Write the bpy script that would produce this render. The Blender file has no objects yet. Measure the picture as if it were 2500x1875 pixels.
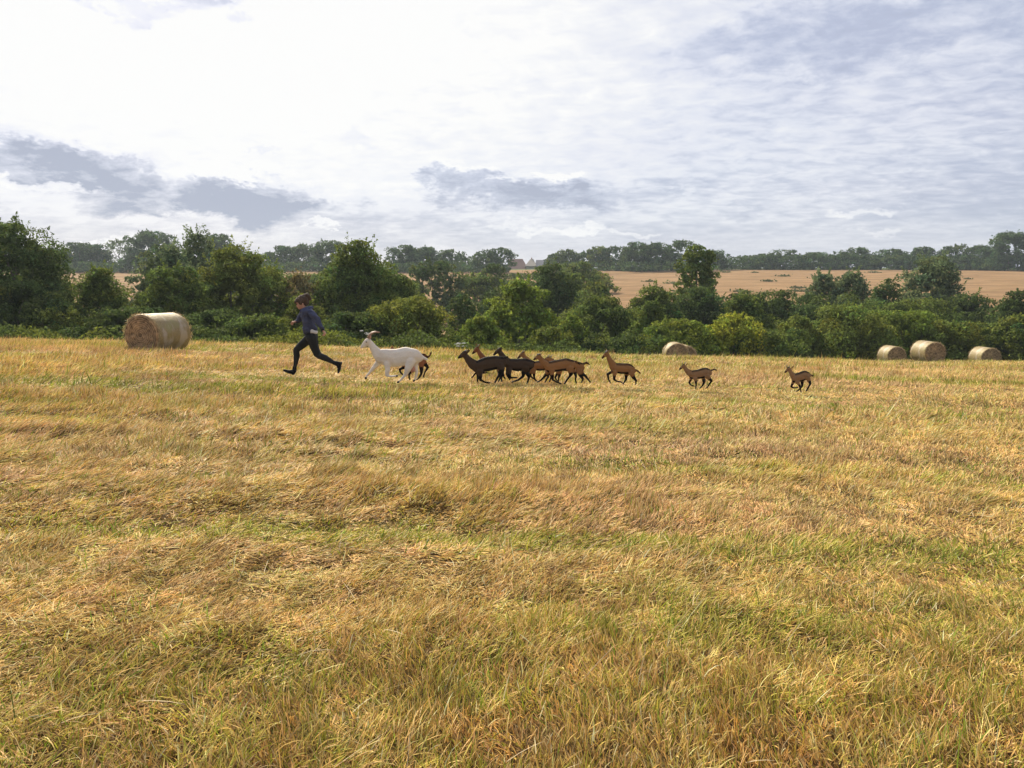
import bpy, bmesh, math, numpy as np
from mathutils import Vector
C = bpy.context.scene
COL = C.collection
R = math.radians

# ------------------------------------------------------------------ camera, sky, sun
F = 1880.0; KH = 700.0; CH = 1.5            # focal length in pixels of the 2500 px frame, eye-level row, eye height
PITCH = math.atan((937.5 - KH) / F)
cam = bpy.data.cameras.new('camera'); camo = bpy.data.objects.new('camera', cam); COL.objects.link(camo)
cam.sensor_width = 36; cam.lens = 36 * F / 2500; cam.clip_end = 12000; cam.clip_start = 0.05
camo.location = (0, 0, CH); camo.rotation_euler = (R(90) - PITCH, 0, 0)
C.camera = camo
C.view_settings.view_transform = 'Standard'; C.view_settings.look = 'None'
C.view_settings.exposure = 0.72; C.view_settings.gamma = 1.0
C.cycles.use_denoising = True
C.cycles.max_bounces = 6; C.cycles.diffuse_bounces = 3; C.cycles.transmission_bounces = 3
C.cycles.volume_bounces = 0; C.cycles.transparent_max_bounces = 4
C.cycles.use_adaptive_sampling = True; C.cycles.adaptive_threshold = 0.015

SUN_AZ, SUN_EL = R(-27), R(38)              # from +Y towards -X
sdir = Vector((math.sin(SUN_AZ) * math.cos(SUN_EL), math.cos(SUN_AZ) * math.cos(SUN_EL), math.sin(SUN_EL)))
sl = bpy.data.lights.new('sun', 'SUN'); sl.energy = 5.0; sl.angle = R(0.9); sl.color = (1.0, 0.87, 0.68)
so = bpy.data.objects.new('sun', sl); COL.objects.link(so)
so.rotation_euler = sdir.to_track_quat('Z', 'Y').to_euler(); so.location = (0, 0, 60)


class NT:
    """small shorthand for shader node trees"""
    def __init__(s, tree):
        s.t = tree; s.n = tree.nodes; s.l = tree.links
    def new(s, typ, **kw):
        n = s.n.new(typ)
        for k, v in kw.items(): setattr(n, k, v)
        return n
    def put(s, inp, v):
        if isinstance(v, bpy.types.NodeSocket): s.l.new(v, inp)
        elif v is not None:
            if hasattr(inp.default_value, '__len__') and hasattr(v, '__len__') and len(inp.default_value) == 4 and len(v) == 3: v = (*v, 1)
            inp.default_value = v
    def m(s, op, a, b=None, c=None, clamp=False):
        n = s.new('ShaderNodeMath', operation=op, use_clamp=clamp)
        s.put(n.inputs[0], a); s.put(n.inputs[1], b); s.put(n.inputs[2], c)
        return n.outputs[0]
    def vm(s, op, a, b=None, out=0):
        n = s.new('ShaderNodeVectorMath', operation=op)
        s.put(n.inputs[0], a); s.put(n.inputs[1], b)
        return n.outputs[out]
    def noise(s, vec, scale, detail=4, rough=0.55, dist=0.0, out='Fac'):
        n = s.new('ShaderNodeTexNoise'); s.put(n.inputs['Vector'], vec)
        n.inputs['Scale'].default_value = scale; n.inputs['Detail'].default_value = detail
        n.inputs['Roughness'].default_value = rough; n.inputs['Distortion'].default_value = dist
        return n.outputs[out]
    def mix(s, f, a, b, blend='MIX'):
        n = s.new('ShaderNodeMix', data_type='RGBA', blend_type=blend)
        s.put(n.inputs[0], f); s.put(n.inputs[6], a); s.put(n.inputs[7], b)
        return n.outputs[2]
    def ramp(s, f, a, b, c=0.0, d=1.0, smooth=True):
        n = s.new('ShaderNodeMapRange', interpolation_type='SMOOTHSTEP' if smooth else 'LINEAR')
        s.put(n.inputs[0], f)
        for i, v in enumerate((a, b, c, d)): n.inputs[i + 1].default_value = v
        return n.outputs[0]
    def mapping(s, vec, scale=(1, 1, 1), loc=(0, 0, 0), rot=(0, 0, 0)):
        n = s.new('ShaderNodeMapping'); s.put(n.inputs[0], vec)
        n.inputs['Scale'].default_value = scale; n.inputs['Location'].default_value = loc; n.inputs['Rotation'].default_value = rot
        return n.outputs[0]


def build_world():
    w = bpy.data.worlds.new('World'); C.world = w; w.use_nodes = True
    t = NT(w.node_tree); t.n.clear()
    out = t.new('ShaderNodeOutputWorld'); bg = t.new('ShaderNodeBackground'); t.l.new(bg.outputs[0], out.inputs[0])
    d = t.new('ShaderNodeTexCoord').outputs['Generated']
    sep = t.new('ShaderNodeSeparateXYZ'); t.l.new(d, sep.inputs[0])
    x, y, z = sep.outputs
    sky = t.new('ShaderNodeTexSky', sky_type='NISHITA'); sky.sun_disc = False
    sky.sun_elevation = SUN_EL; sky.sun_rotation = SUN_AZ; sky.air_density = 1.0; sky.dust_density = 1.5
    blue = t.vm('SCALE', sky.outputs[0]); blue.node.inputs['Scale'].default_value = 0.10
    az = t.m('ARCTAN2', x, y); el = t.m('ARCSINE', z)
    comb = t.new('ShaderNodeCombineXYZ'); t.put(comb.inputs[0], az); t.put(comb.inputs[1], el)
    ae = comb.outputs[0]
    # clouds as a layer overhead, seen in perspective
    zz = t.m('ADD', t.m('MAXIMUM', z, 0.0), 0.15)
    pl = t.new('ShaderNodeCombineXYZ'); t.put(pl.inputs[0], t.m('DIVIDE', x, zz)); t.put(pl.inputs[1], t.m('DIVIDE', y, zz))
    plane = pl.outputs[0]
    big = t.noise(plane, 1.1, 6, 0.6, 0.3)
    alto = t.noise(t.mapping(plane, (1, 1.25, 1), rot=(0, 0, R(35))), 8.5, 6, 0.6, 0.35)
    streak = t.noise(t.mapping(ae, (2.2, 22, 1)), 1.9, 6, 0.62, 0.3)
    wob = t.noise(t.mapping(ae, (1, 1.8, 1)), 11.0, 7, 0.66, 0.2, out='Color')
    puff = t.ramp(t.noise(t.mapping(ae, (1, 1.9, 1)), 13.0, 7, 0.66, 0.3), 0.28, 0.72, 0.50, 1.25)
    # brightness of the cloud veil round the hidden sun
    ang = t.m('ARCCOSINE', t.vm('DOT_PRODUCT', d, tuple(sdir), out='Value'))
    gx = t.m('DIVIDE', t.m('ADD', az, 0.38), 0.50); gy = t.m('DIVIDE', t.m('SUBTRACT', el, 0.36), 0.24)
    q = t.m('ADD', t.m('MULTIPLY', gx, gx), t.m('MULTIPLY', gy, gy))
    glow = t.m('EXPONENT', t.m('MULTIPLY', q, -0.72))
    far = t.ramp(ang, 0.1, 1.2, 0.25, -0.02)
    v = t.m('ADD', t.m('MULTIPLY', glow, 1.35), far)
    hz = t.ramp(el, 0.0, 0.12, 0.0, 1.0)
    v = t.m('ADD', v, t.m('MULTIPLY', t.m('MULTIPLY', t.m('SUBTRACT', alto, 0.5), 1.5), hz))
    v = t.m('ADD', v, t.m('MULTIPLY', t.m('SUBTRACT', big, 0.5), 0.9))
    v = t.m('ADD', v, t.m('MULTIPLY', t.m('SUBTRACT', streak, 0.5), t.ramp(el, 0.02, 0.22, 0.9, 0.0)))
    # single clouds: (azimuth, elevation, half width, half height, depth, softness) ; positive = darker
    wv = t.vm('SUBTRACT', wob, (0.5, 0.5, 0.5))
    wvs = t.vm('MULTIPLY', wv, (0.26, 0.10, 0))
    ws = t.new('ShaderNodeSeparateXYZ'); t.l.new(t.vm('ADD', ae, wvs), ws.inputs[0])
    wa, we = ws.outputs[0], ws.outputs[1]
    def cloud(px, py, hw, hh, amt, soft=0.9):
        a = math.atan((px - 1250) / F); e = math.atan((KH - py) / F * math.cos(a))
        sx = hw / F * math.cos(a) ** 2; sy = hh / F * math.cos(a)
        u = t.m('DIVIDE', t.m('SUBTRACT', wa, a), sx); k = t.m('DIVIDE', t.m('SUBTRACT', we, e), sy)
        qq = t.m('ADD', t.m('MULTIPLY', u, u), t.m('MULTIPLY', k, k))
        return t.m('MULTIPLY', t.ramp(qq, 1.0 - soft, 1.0 + soft, 1.0, 0.0), amt)
    dark = None
    for c in ((60, 402, 350, 54, 1.35), (250, 395, 200, 34, .8), (480, 482, 320, 42, 1.35), (640, 505, 210, 34, 0.8), (700, 455, 90, 16, 0.6),
              (650, 393, 36, 9, .55), (1140, 432, 80, 26, 1.1), (1270, 482, 210, 26, 0.9), (1340, 455, 90, 20, .6), (400, 58, 90, 20, 1.0), (550, 50, 90, 26, 1.1), (838, 16, 44, 16, .8), (1960, 130, 360, 60, 0.45),
              (2070, 540, 130, 24, 0.12), (1820, 533, 90, 9, .2), (900, 348, 60, 9, .4), (900, 520, 500, 40, .35), (1500, 475, 260, 30, .25), (500, 575, 700, 60, .45), (1300, 590, 500, 50, .2)):
        k = cloud(*c); dark = k if dark is None else t.m('ADD', dark, k)
    v = t.m('SUBTRACT', t.m('MINIMUM', v, 1.12), t.m('MULTIPLY', dark, puff))
    lit = None
    for c in ((840, 562, 52, 9, .7, .3), (1370, 428, 44, 12, .8, .4), (1140, 402, 60, 7, .5, .4), (1240, 455, 40, 8, .5, .3), (1360, 566, 70, 11, .55, .3), (1530, 574, 80, 6, .4, .4), (2115, 505, 60, 13, .42, .4), (2090, 570, 55, 12, .25, .4),
              (165, 600, 80, 16, .9, .4), (330, 590, 60, 18, .8, .3), (1240, 545, 60, 7, .3, .5), (80, 462, 160, 12, .7, .5), (520, 430, 130, 14, .5, .6), (1660, 470, 60, 12, .25, .5)):
        k = cloud(*c[:5], soft=0.8); lit = k if lit is None else t.m('ADD', lit, k)
    v = t.m('ADD', v, lit)
    v = t.m('MINIMUM', t.m('MAXIMUM', v, -0.9), 1.0)
    grey = t.mix(t.noise(plane, 0.9, 2), (0.44, 0.49, 0.63, 1), (0.50, 0.495, 0.63, 1))
    grey = t.mix(t.ramp(el, 0.0, 0.25, 0.45, 0.0), grey, (0.52, 0.55, 0.64, 1))
    grey = t.mix(0.22, grey, blue)
    s1 = t.ramp(v, -0.15, 1.0, 0, 1, smooth=False)
    colr = t.mix(s1, grey, (0.785, 0.785, 0.78, 1))
    sh = t.ramp(v, -0.75, 0.30, 0.9, 0.0, smooth=False)
    colr = t.mix(sh, colr, (0.33, 0.365, 0.455, 1))
    t.put(bg.inputs[0], colr); bg.inputs[1].default_value = 0.76
build_world()

# ------------------------------------------------------------------ helpers
def at(px, py, Y):
    """world point that a pixel of the 2500 px photograph shows at distance Y"""
    xc = (px - 1250) / F; yc = -(py - 937.5) / F
    d = np.array([xc, math.cos(PITCH) + yc * math.sin(PITCH), -math.sin(PITCH) + yc * math.cos(PITCH)])
    return d * (Y / d[1]) + np.array([0, 0, CH])

def tag(o, label=None, cat=None, group=None, kind=None):
    if label: o['label'] = label
    if cat: o['category'] = cat
    if group: o['group'] = group
    if kind: o['kind'] = kind
    return o

def mesh_obj(name, V, Fc, mat=None, parent=None, col=None, smooth=False, k=None):
    """V (n,3), Fc (m,k) index array -> linked mesh object, optional per-vertex colour"""
    me = bpy.data.meshes.new(name); V = np.asarray(V, np.float32); Fc = np.asarray(Fc, np.int32)
    n, k = len(Fc), Fc.shape[1]
    me.vertices.add(len(V)); me.vertices.foreach_set('co', V.ravel())
    me.loops.add(n * k); me.loops.foreach_set('vertex_index', Fc.ravel())
    me.polygons.add(n); me.polygons.foreach_set('loop_start', np.arange(0, n * k, k, dtype=np.int32))
    if smooth: me.polygons.foreach_set('use_smooth', np.ones(n, bool))
    if col is not None:
        a = me.color_attributes.new('tint', 'FLOAT_COLOR', 'POINT')
        c = np.ones((len(V), 4), np.float32); c[:, :3] = col
        a.data.foreach_set('color', c.ravel())
    me.update(calc_edges=True)
    if mat: me.materials.append(mat)
    o = bpy.data.objects.new(name, me); COL.objects.link(o)
    if parent: o.parent = parent
    return o

def empty(name, loc, label, cat, group=None):
    o = bpy.data.objects.new(name, None); COL.objects.link(o); o.location = loc; o.empty_display_size = 0.2
    return tag(o, label, cat, group)

rt = np.random.RandomState(7).rand(512, 512)
def vn(x, y, s=0):
    x = np.asarray(x, float) + s * 17.31; y = np.asarray(y, float) + s * 41.7
    xi = np.floor(x).astype(int); yi = np.floor(y).astype(int); fx = x - xi; fy = y - yi
    fx = fx * fx * (3 - 2 * fx); fy = fy * fy * (3 - 2 * fy)
    g = lambda a, b: rt[a % 512, b % 512]
    return (g(xi, yi) * (1 - fx) + g(xi + 1, yi) * fx) * (1 - fy) + (g(xi, yi + 1) * (1 - fx) + g(xi + 1, yi + 1) * fx) * fy
def fbm(x, y, s=0, o=4, g=0.5):
    v = 0; a = 1; t = 0
    for i in range(o):
        v = v + a * vn(x * 2 ** i, y * 2 ** i, s + i * 3); t += a; a *= g
    return v / t

# ------------------------------------------------------------------ terrain
def _row(x, y):
    x = np.asarray(x, float); y = np.asarray(y, float)
    return np.stack([np.ones_like(x), x, y, x * x / 20, x * y / 20, y * y / 20], -1)
_pts = [(760, 924, 15, 1), (384, 858, 24, 1.5), (2272, 890, 42, 1.5), (1950, 958, 16.5, 1.5), (1700, 948, 16.5, 1.5), (1340, 938, 16.5, 1.5),
        (1150, 935, 16, 1), (950, 935, 14.5, 1.5), (0, 830, 34, 1), (640, 842, 33, 1), (1240, 861, 35, 1), (1600, 871, 35, 1), (1840, 875, 36, 1), (2500, 881, 42, 1)]
_P = [at(a, b, c) for a, b, c, w in _pts]; _W = np.array([w for *_, w in _pts] + [2, 2, 2])
_A = np.concatenate([_row([p[0] for p in _P], [p[1] for p in _P]), _row([0, 1, -1], [0, 2.5, 2.5])])
_b = np.array([p[2] for p in _P] + [0, 0, 0])
_c = np.linalg.lstsq(_A * _W[:, None], _b * _W, rcond=None)[0]
_X = np.array([[p[0], p[1]] for p in _P] + [[0, 0], [1, 2.5], [-1, 2.5]]); _res = _b - _A @ _c
_K = np.exp(-((_X[:, None] - _X[None]) ** 2).sum(-1) / (2 * 25.)); _w = np.linalg.solve(_K + 0.35 * np.eye(len(_X)), _res)
def crest(X):
    return np.interp(X, [-60, -22, -10, 0, 9, 16, 23, 26, 31, 60], [36, 34, 33.5, 34.5, 35.5, 39, 44.5, 44, 42.5, 46])
def field(X, Y):
    z = _row(X, Y) @ _c
    for (a, b), w in zip(_X, _w): z = z + w * np.exp(-((X - a) ** 2 + (Y - b) ** 2) / 50.)
    return z
def hill(X, Y):
    h = np.interp(Y, [0, 55, 75, 95, 130, 200, 260, 330, 450, 700, 1500, 4000], [-9, -8.5, -7, -4.8, -0.9, 3.6, 7.0, 9.3, 9.6, 6, -10, -80])
    return h + 0.8 * (fbm(X / 60., Y / 60., 5, 3) - 0.5) * np.clip((Y - 90) / 60, 0, 1)
def track(X, Y):
    """trodden strip where the runner and the goats pass"""
    return np.clip((Y - 12.6) / 1.4, 0, 1) * np.clip((18.4 - Y) / 1.4, 0, 1) * np.clip((X + 8) / 2, 0, 1) * np.clip((9 - X) / 2, 0, 1)
def und(X, Y):
    r = (fbm(X * 0.11, Y * 0.70, 11, 3) - 0.5) * 0.22 + (fbm(X * 1.3, Y * 2.1, 12, 3) - 0.5) * 0.12 + (fbm(X * 3.1, Y * 3.9, 13, 2) - 0.5) * 0.07 * np.clip((12 - Y) / 6, 0, 1)
    r = r * (1 - .9 * track(X, Y)) - .035 * track(X, Y)
    return r * np.clip(Y / 8., 0.35, 1) * np.where(Y > 14, np.clip(1.35 - Y / 40, 0.45, 1), 1)
def gz(X, Y, bumps=False):
    X = np.asarray(X, float); Y = np.asarray(Y, float)
    Xc = np.clip(X, -36, 46); yc = crest(Xc); Yf = np.clip(Y, -4, None)
    Ym = np.minimum(Yf, yc); z = field(Xc, Ym)
    d = np.maximum(Yf - yc, 0); z = z - 0.20 * d * d / (d + 1.5)
    h = hill(X, Y); k = 1.2
    z2 = np.logaddexp(z / k, h / k) * k
    z = np.where(Y > yc, z2, np.logaddexp(z / k, h / k) * k)
    if bumps: z = z + und(X, Y) * np.clip((yc + 1 - Y) / 3, 0, 1)
    return z
def g1(X, Y, bumps=False): return float(gz(np.array([X]), np.array([Y]), bumps)[0])

def mat(name): 
    m = bpy.data.materials.new(name); m.use_nodes = True; t = NT(m.node_tree)
    b = t.n['Principled BSDF']; return m, t, b

def build_terrain():
    def axis(a, b, st, lo, hi, g=1.12):
        l = list(np.arange(a, b, st)); s = st
        v = l[-1]
        while v < hi: s *= g; v += s; l.append(v)
        s = st; v = a; pre = []
        while v > lo: s *= g; v -= s; pre.append(v)
        return np.array(pre[::-1] + l)
    xs = axis(-34, 46, 0.2, -1500, 1500); xs = np.unique(np.round(np.concatenate([xs[(xs < -11) | (xs > 11)], np.arange(-11, 11, .1)]), 3)); ys = axis(15, 52, 0.2, 14.9, 2000, 1.06); ys = np.concatenate([axis(-600, -3, 20, -601, -3, 1.0)[:31] if False else np.array([-600., -400, -260, -170, -110, -70, -45, -28, -17, -10, -6]), np.arange(-3, 15, .08), ys[ys >= 15]])
    X, Y = np.meshgrid(xs, ys); Z = gz(X.ravel(), Y.ravel(), True) - .02
    V = np.stack([X.ravel(), Y.ravel(), Z], 1); nx, ny = len(xs), len(ys)
    i = (np.arange(ny - 1)[:, None] * nx + np.arange(nx - 1)[None]).ravel()
    Fc = np.stack([i, i + 1, i + nx + 1, i + nx], 1)
    m, t, b = mat('earth')
    pos = t.new('ShaderNodeNewGeometry').outputs['Position']
    sp = t.new('ShaderNodeSeparateXYZ'); t.l.new(pos, sp.inputs[0]); py = sp.outputs[1]
    n1 = t.noise(t.mapping(pos, (0.5, 1.4, 0)), 1.0, 5, 0.6); n2 = t.noise(pos, 9, 4, 0.7)
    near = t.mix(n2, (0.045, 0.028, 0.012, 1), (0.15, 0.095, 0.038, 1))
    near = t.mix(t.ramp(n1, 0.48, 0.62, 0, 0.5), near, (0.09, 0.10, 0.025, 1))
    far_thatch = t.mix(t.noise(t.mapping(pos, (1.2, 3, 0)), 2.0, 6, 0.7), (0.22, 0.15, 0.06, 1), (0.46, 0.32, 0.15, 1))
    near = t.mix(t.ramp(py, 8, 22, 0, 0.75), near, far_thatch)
    bank = t.mix(n2, (0.03, 0.045, 0.012, 1), (0.09, 0.11, 0.03, 1))
    f1 = t.noise(t.mapping(pos, (0.06, 0.22, 0)), 1.0, 6, 0.65); f2 = t.noise(pos, 0.35, 6, 0.7)
    hay = t.mix(t.ramp(f1, .36, .64), (0.19, 0.112, 0.052, 1), (0.33, 0.208, 0.102, 1))
    hay = t.mix(t.ramp(t.noise(t.mapping(pos, (.9, 2.2, 0)), 1.0, 5, .75), .42, .66, 0, .5), hay, (0.17, 0.11, 0.05, 1))
    tram = t.m('SINE', t.m('ADD', t.m('MULTIPLY', py, 0.52), t.m('MULTIPLY', f1, 5.0)))
    hay = t.mix(t.ramp(tram, .86, .98, 0, .35), hay, (0.16, 0.12, 0.05, 1))
    hay = t.mix(t.ramp(f2, 0.5, 0.75, 0, 0.7), hay, (0.15, 0.12, 0.05, 1))
    hay = t.mix(t.ramp(t.noise(t.mapping(pos, (0.25, 1.2, 0)), 1.0, 4, .7), 0.5, 0.7, 0, 0.45), hay, (0.13, 0.085, 0.045, 1))
    over = t.mix(f1, (0.06, 0.09, 0.03, 1), (0.12, 0.14, 0.05, 1))
    cr = t.m('ADD', py, t.m('MULTIPLY', sp.outputs[0], -0.17))
    a = t.mix(t.ramp(cr, 36.0, 38.5), near, bank)
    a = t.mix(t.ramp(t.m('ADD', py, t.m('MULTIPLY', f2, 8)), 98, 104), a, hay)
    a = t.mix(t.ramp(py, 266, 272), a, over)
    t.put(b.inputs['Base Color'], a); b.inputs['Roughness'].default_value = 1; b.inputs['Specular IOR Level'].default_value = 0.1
    bp = t.new('ShaderNodeBump'); bp.inputs['Strength'].default_value = 0.6; bp.inputs['Distance'].default_value = 0.05
    t.put(bp.inputs['Height'], n2); t.l.new(bp.outputs[0], b.inputs['Normal'])
    o = mesh_obj('ground', V, Fc, m, smooth=True); tag(o, kind='structure')
build_terrain()

# ------------------------------------------------------------------ grass of the hay field
def tint_mat(name, trans=0.3, rough=0.7, spec=0.2, gain=1.0):
    m, t, b = mat(name)
    a = t.new('ShaderNodeAttribute', attribute_name='tint').outputs['Color']
    b.inputs['Roughness'].default_value = rough; b.inputs['Specular IOR Level'].default_value = spec
    t.put(b.inputs['Base Color'], a)
    if trans > 0:
        tr = t.new('ShaderNodeBsdfTranslucent'); mx = t.new('ShaderNodeMixShader'); mx.inputs[0].default_value = trans
        t.put(tr.inputs[0], a); out = t.n['Material Output']
        t.l.new(b.outputs[0], mx.inputs[1]); t.l.new(tr.outputs[0], mx.inputs[2]); t.l.new(mx.outputs[0], out.inputs[0])
    return m
M_GRASS = tint_mat('dry_grass', 0.28, 0.6, 0.2)

PAL = np.array([[0.76, 0.51, 0.15], [0.79, 0.50, 0.21], [0.65, 0.40, 0.11], [0.81, 0.60, 0.22], [0.44, 0.26, 0.07], [0.84, 0.70, 0.38]])
def palette(rng, X, Y, n):
    w = np.array([.28, .24, .2, .14, .1, .04]); idx = rng.choice(6, n, p=w); c = PAL[idx].copy()
    pink = np.clip((fbm(X * 0.25, Y * 0.6, 21, 3) - 0.48) * 5, 0, 1)[:, None]
    c = c * (1 - 0.55 * pink) + np.array([0.74, 0.46, 0.22]) * 0.55 * pink
    g = fbm(X * 0.13, Y * 0.75, 31, 4, 0.62)
    pg = np.clip((g - 0.49) * 4.0, 0, 0.62) + 0.13
    near = np.clip((7 - Y) / 5, 0, 1); pg = pg * (1 - 0.35 * near)
    isg = rng.rand(n) < pg
    ol = np.array([[0.46, 0.41, 0.06], [0.36, 0.37, 0.045], [0.56, 0.48, 0.08], [0.22, 0.33, 0.03]])[rng.choice(4, n, p=[.4, .25, .25, .1])]
    c[isg] = ol[isg]
    c *= rng.choice([.42, .76, 1.04, 1.25], n, p=[.13, .20, .37, .30])[:, None] * rng.uniform(0.88, 1.12, (n, 1))
    return np.clip(c, 0.01, 0.85)

def blades(X, Y, L, Wd, az, lean, droop, colr, seg, rng, lift=0.0):
    """curved grass blades: lean = angle from vertical at the root, droop = extra bending to the tip"""
    n = len(X); base = np.stack([X, Y, gz(X, Y, True) - 0.012 + lift], 1)
    hd = np.stack([np.cos(az), np.sin(az), np.zeros(n)], 1); side = np.stack([-np.sin(az), np.cos(az), np.zeros(n)], 1)
    tw = rng.uniform(-0.9, 0.9, n); 
    pts = [base]; p = base
    for i in range(seg):
        a = lean + droop * (i / max(seg - 1, 1))
        step = (L / seg)[:, None] * (hd * np.sin(a)[:, None] + np.array([0, 0, 1.]) * np.cos(a)[:, None]); p = p + step; pts.append(p)
    up = np.stack([-hd[:, 0] * np.cos(lean), -hd[:, 1] * np.cos(lean), np.sin(lean)], 1)
    sd = side * np.cos(tw)[:, None] + up * np.sin(tw)[:, None]
    V = []
    for i in range(seg):
        w = (Wd * (1 - 0.55 * i / seg))[:, None] * 0.5
        V += [pts[i] - sd * w, pts[i] + sd * w]
    V.append(pts[-1]); V = np.stack(V, 1); k = 2 * seg + 1
    f = []
    for i in range(seg - 1):
        a = 2 * i; f += [[a, a + 1, a + 3], [a, a + 3, a + 2]]
    a = 2 * (seg - 1); f.append([a, a + 1, a + 2]); f = np.array(f)
    Fc = (np.arange(n)[:, None, None] * k + f[None]).reshape(-1, 3)
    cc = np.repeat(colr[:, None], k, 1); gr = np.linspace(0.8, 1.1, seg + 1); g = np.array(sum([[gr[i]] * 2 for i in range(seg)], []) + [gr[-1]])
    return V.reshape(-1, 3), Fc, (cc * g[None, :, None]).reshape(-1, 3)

def join(parts):
    Vs, Fs, Cs, off = [], [], [], 0
    for V, Fc, c in parts:
        Vs.append(V); Fs.append(Fc + off); Cs.append(c); off += len(V)
    return np.concatenate(Vs), np.concatenate(Fs), np.concatenate(Cs)

def scatter(rng, y0, y1, dens, mx=0.72, ex=1.2):
    area = (y1 - y0) * (mx * (y0 + y1) + 2 * ex); n = int(area * dens)
    y = rng.uniform(y0, y1, n); h = mx * y + ex; keep = rng.rand(n) < h / (mx * y1 + ex)
    y = y[keep]; x = rng.uniform(-1, 1, len(y)) * (mx * y + ex); return x, y

def build_grass():
    rng = np.random.RandomState(3); parts = []
    zones = [  # y0, y1, density, length, width, segments
        (1.7, 4.2, 13000, 0.046, 0.0042, 3), (4.2, 7, 7500, 0.055, 0.0060, 3), (7, 11, 4000, 0.070, 0.0090, 2),
        (11, 17, 1600, 0.095, 0.013, 2), (17, 27, 700, 0.10, 0.021, 1), (27, 47, 300, 0.12, 0.030, 1)]
    for y0, y1, dn, L0, W0, seg in zones:
        X, Y = scatter(rng, y0, y1, dn); ok = Y < crest(X) + 0.8; X, Y = X[ok], Y[ok]
        h = und(X, Y); hol = np.clip((h + 0.03) * 14, -1, 1)
        thin = rng.rand(len(X)) < 0.86 + 0.14 * hol; X, Y, hol = X[thin], Y[thin], hol[thin]; n = len(X)
        swirl = fbm(X * 0.5, Y * 0.9, 41, 3); nearf = np.clip((6.0 - Y) / 3.5, 0, 1)
        az = 0.75 + (swirl - 0.5) * 2.6 * (1 + nearf) + rng.normal(0, 0.60 + 0.75 * nearf, n)
        mat_ = fbm(X * 0.3, Y * 0.6, 45, 2)
        lean = np.clip(0.95 + (mat_ - 0.5) * 1.6 + rng.normal(0, 0.28, n), 0.1, 1.5)
        # tufts: blades of one small cell share direction, height and colour
        cs = 0.11 + 0.012 * Y; jx = X + (fbm(X * 4, Y * 4, 51, 2) - .5) * .25; jy = Y + (fbm(X * 4, Y * 4, 52, 2) - .5) * .3
        ix = np.floor(jx / cs).astype(int); iy = np.floor(jy / (cs * 1.2)).astype(int); H1 = rt[ix % 512, iy % 512]; H2 = rt[(iy + 71) % 512, (ix + 133) % 512]; H3 = rt[(ix * 3 + 17) % 512, (iy * 5 + 29) % 512]
        az = az + (H1 - .5) * (1.3 + 2.2 * nearf); lean = np.clip(lean + (H2 - .5) * .7, .1, 1.5); tf = 0.72 + .55 * H3; hol = hol + (H3 - .5)
        L = L0 * (1 - .38 * track(X, Y)) * rng.lognormal(0, 0.38, n) * (0.85 + 0.35 * hol); droop = rng.uniform(0.0, 0.85, n) * np.clip(1.5 - lean, .05, 1)
        Wd = W0 * rng.uniform(0.6, 1.35, n)
        c = palette(rng, X, Y, n) * (0.78 + .36 * H2)[:, None] * np.stack([1 + .10 * (H1 - .5), 1 + .10 * (H3 - .5), 1 + 0 * H1], 1)
        green = c[:, 1] > c[:, 0] * 0.98
        lean = np.where(green & (rng.rand(n) < 0.6), lean * 0.45, lean); L = np.where(green, L * 1.1, L)
        parts.append(blades(X, Y, L, Wd, az, lean, droop, c, seg, rng))
    # fresh green shoots in clusters
    cx, cy = scatter(rng, 2.2, 16, 1.0); m = 22
    X = np.repeat(cx, m) + rng.normal(0, .10, len(cx) * m) * np.repeat(rng.uniform(.5, 2.2, len(cx)), m); Y = np.repeat(cy, m) + rng.normal(0, .08, len(cx) * m)
    n = len(X); c = np.array([0.17, 0.30, 0.035]) * rng.uniform(0.6, 1.35, (n, 1)) + rng.uniform(0, 0.10, (n, 1)) * np.array([1, .6, 0.1])
    parts.append(blades(X, Y, rng.uniform(.045, .115, n), 0.004 + Y * 0.00035, rng.uniform(0, 6.28, n), rng.uniform(.05, .7, n), rng.uniform(0, .6, n), c, 3, rng))
    # long pale stalks lying over the mat
    X, Y = scatter(rng, 2.0, 13, 13); n = len(X); c = np.array([0.74, 0.60, 0.36]) * rng.uniform(0.7, 1.1, (n, 1))
    az = 0.5 + rng.normal(0, 1.0, n)
    parts.append(blades(X, Y, rng.uniform(.09, .24, n), 0.0026 + Y * 0.0003, az, rng.uniform(1.0, 1.4, n), rng.uniform(0, .45, n), c, 3, rng, 0.03))
    # tangled tussocks: heaps of raked hay
    cx, cy = scatter(rng, 2.2, 12, 1.1); m = 110
    X = np.repeat(cx, m) + rng.normal(0, .16, len(cx) * m); Y = np.repeat(cy, m) + rng.normal(0, .07, len(cx) * m); n = len(X)
    c = palette(rng, X, Y, n); a0 = np.repeat(rng.normal(0.5, .6, len(cx)), m)
    parts.append(blades(X, Y, rng.uniform(.05, .12, n), 0.0036 + Y * 0.0003, a0 + rng.normal(0, .35, n), rng.uniform(.6, 1.3, n), rng.uniform(.2, .9, n), c, 3, rng, 0.02))
    V, Fc, c = join(parts)
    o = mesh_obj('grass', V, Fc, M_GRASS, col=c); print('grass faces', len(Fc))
    tag(o, 'dry golden and green cut grass covering the whole hay field', 'grass', kind='stuff')
build_grass()

# ------------------------------------------------------------------ trees
M_LEAF = tint_mat('foliage', 0.38, 0.8, 0.08)
M_BARK, _t, _b = mat('bark')
_p = _t.new('ShaderNodeTexCoord').outputs['Object']
_t.put(_b.inputs['Base Color'], _t.mix(_t.noise(_p, 4, 5), (0.05, 0.04, 0.03, 1), (0.14, 0.12, 0.09, 1))); _b.inputs['Roughness'].default_value = 0.95

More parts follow.
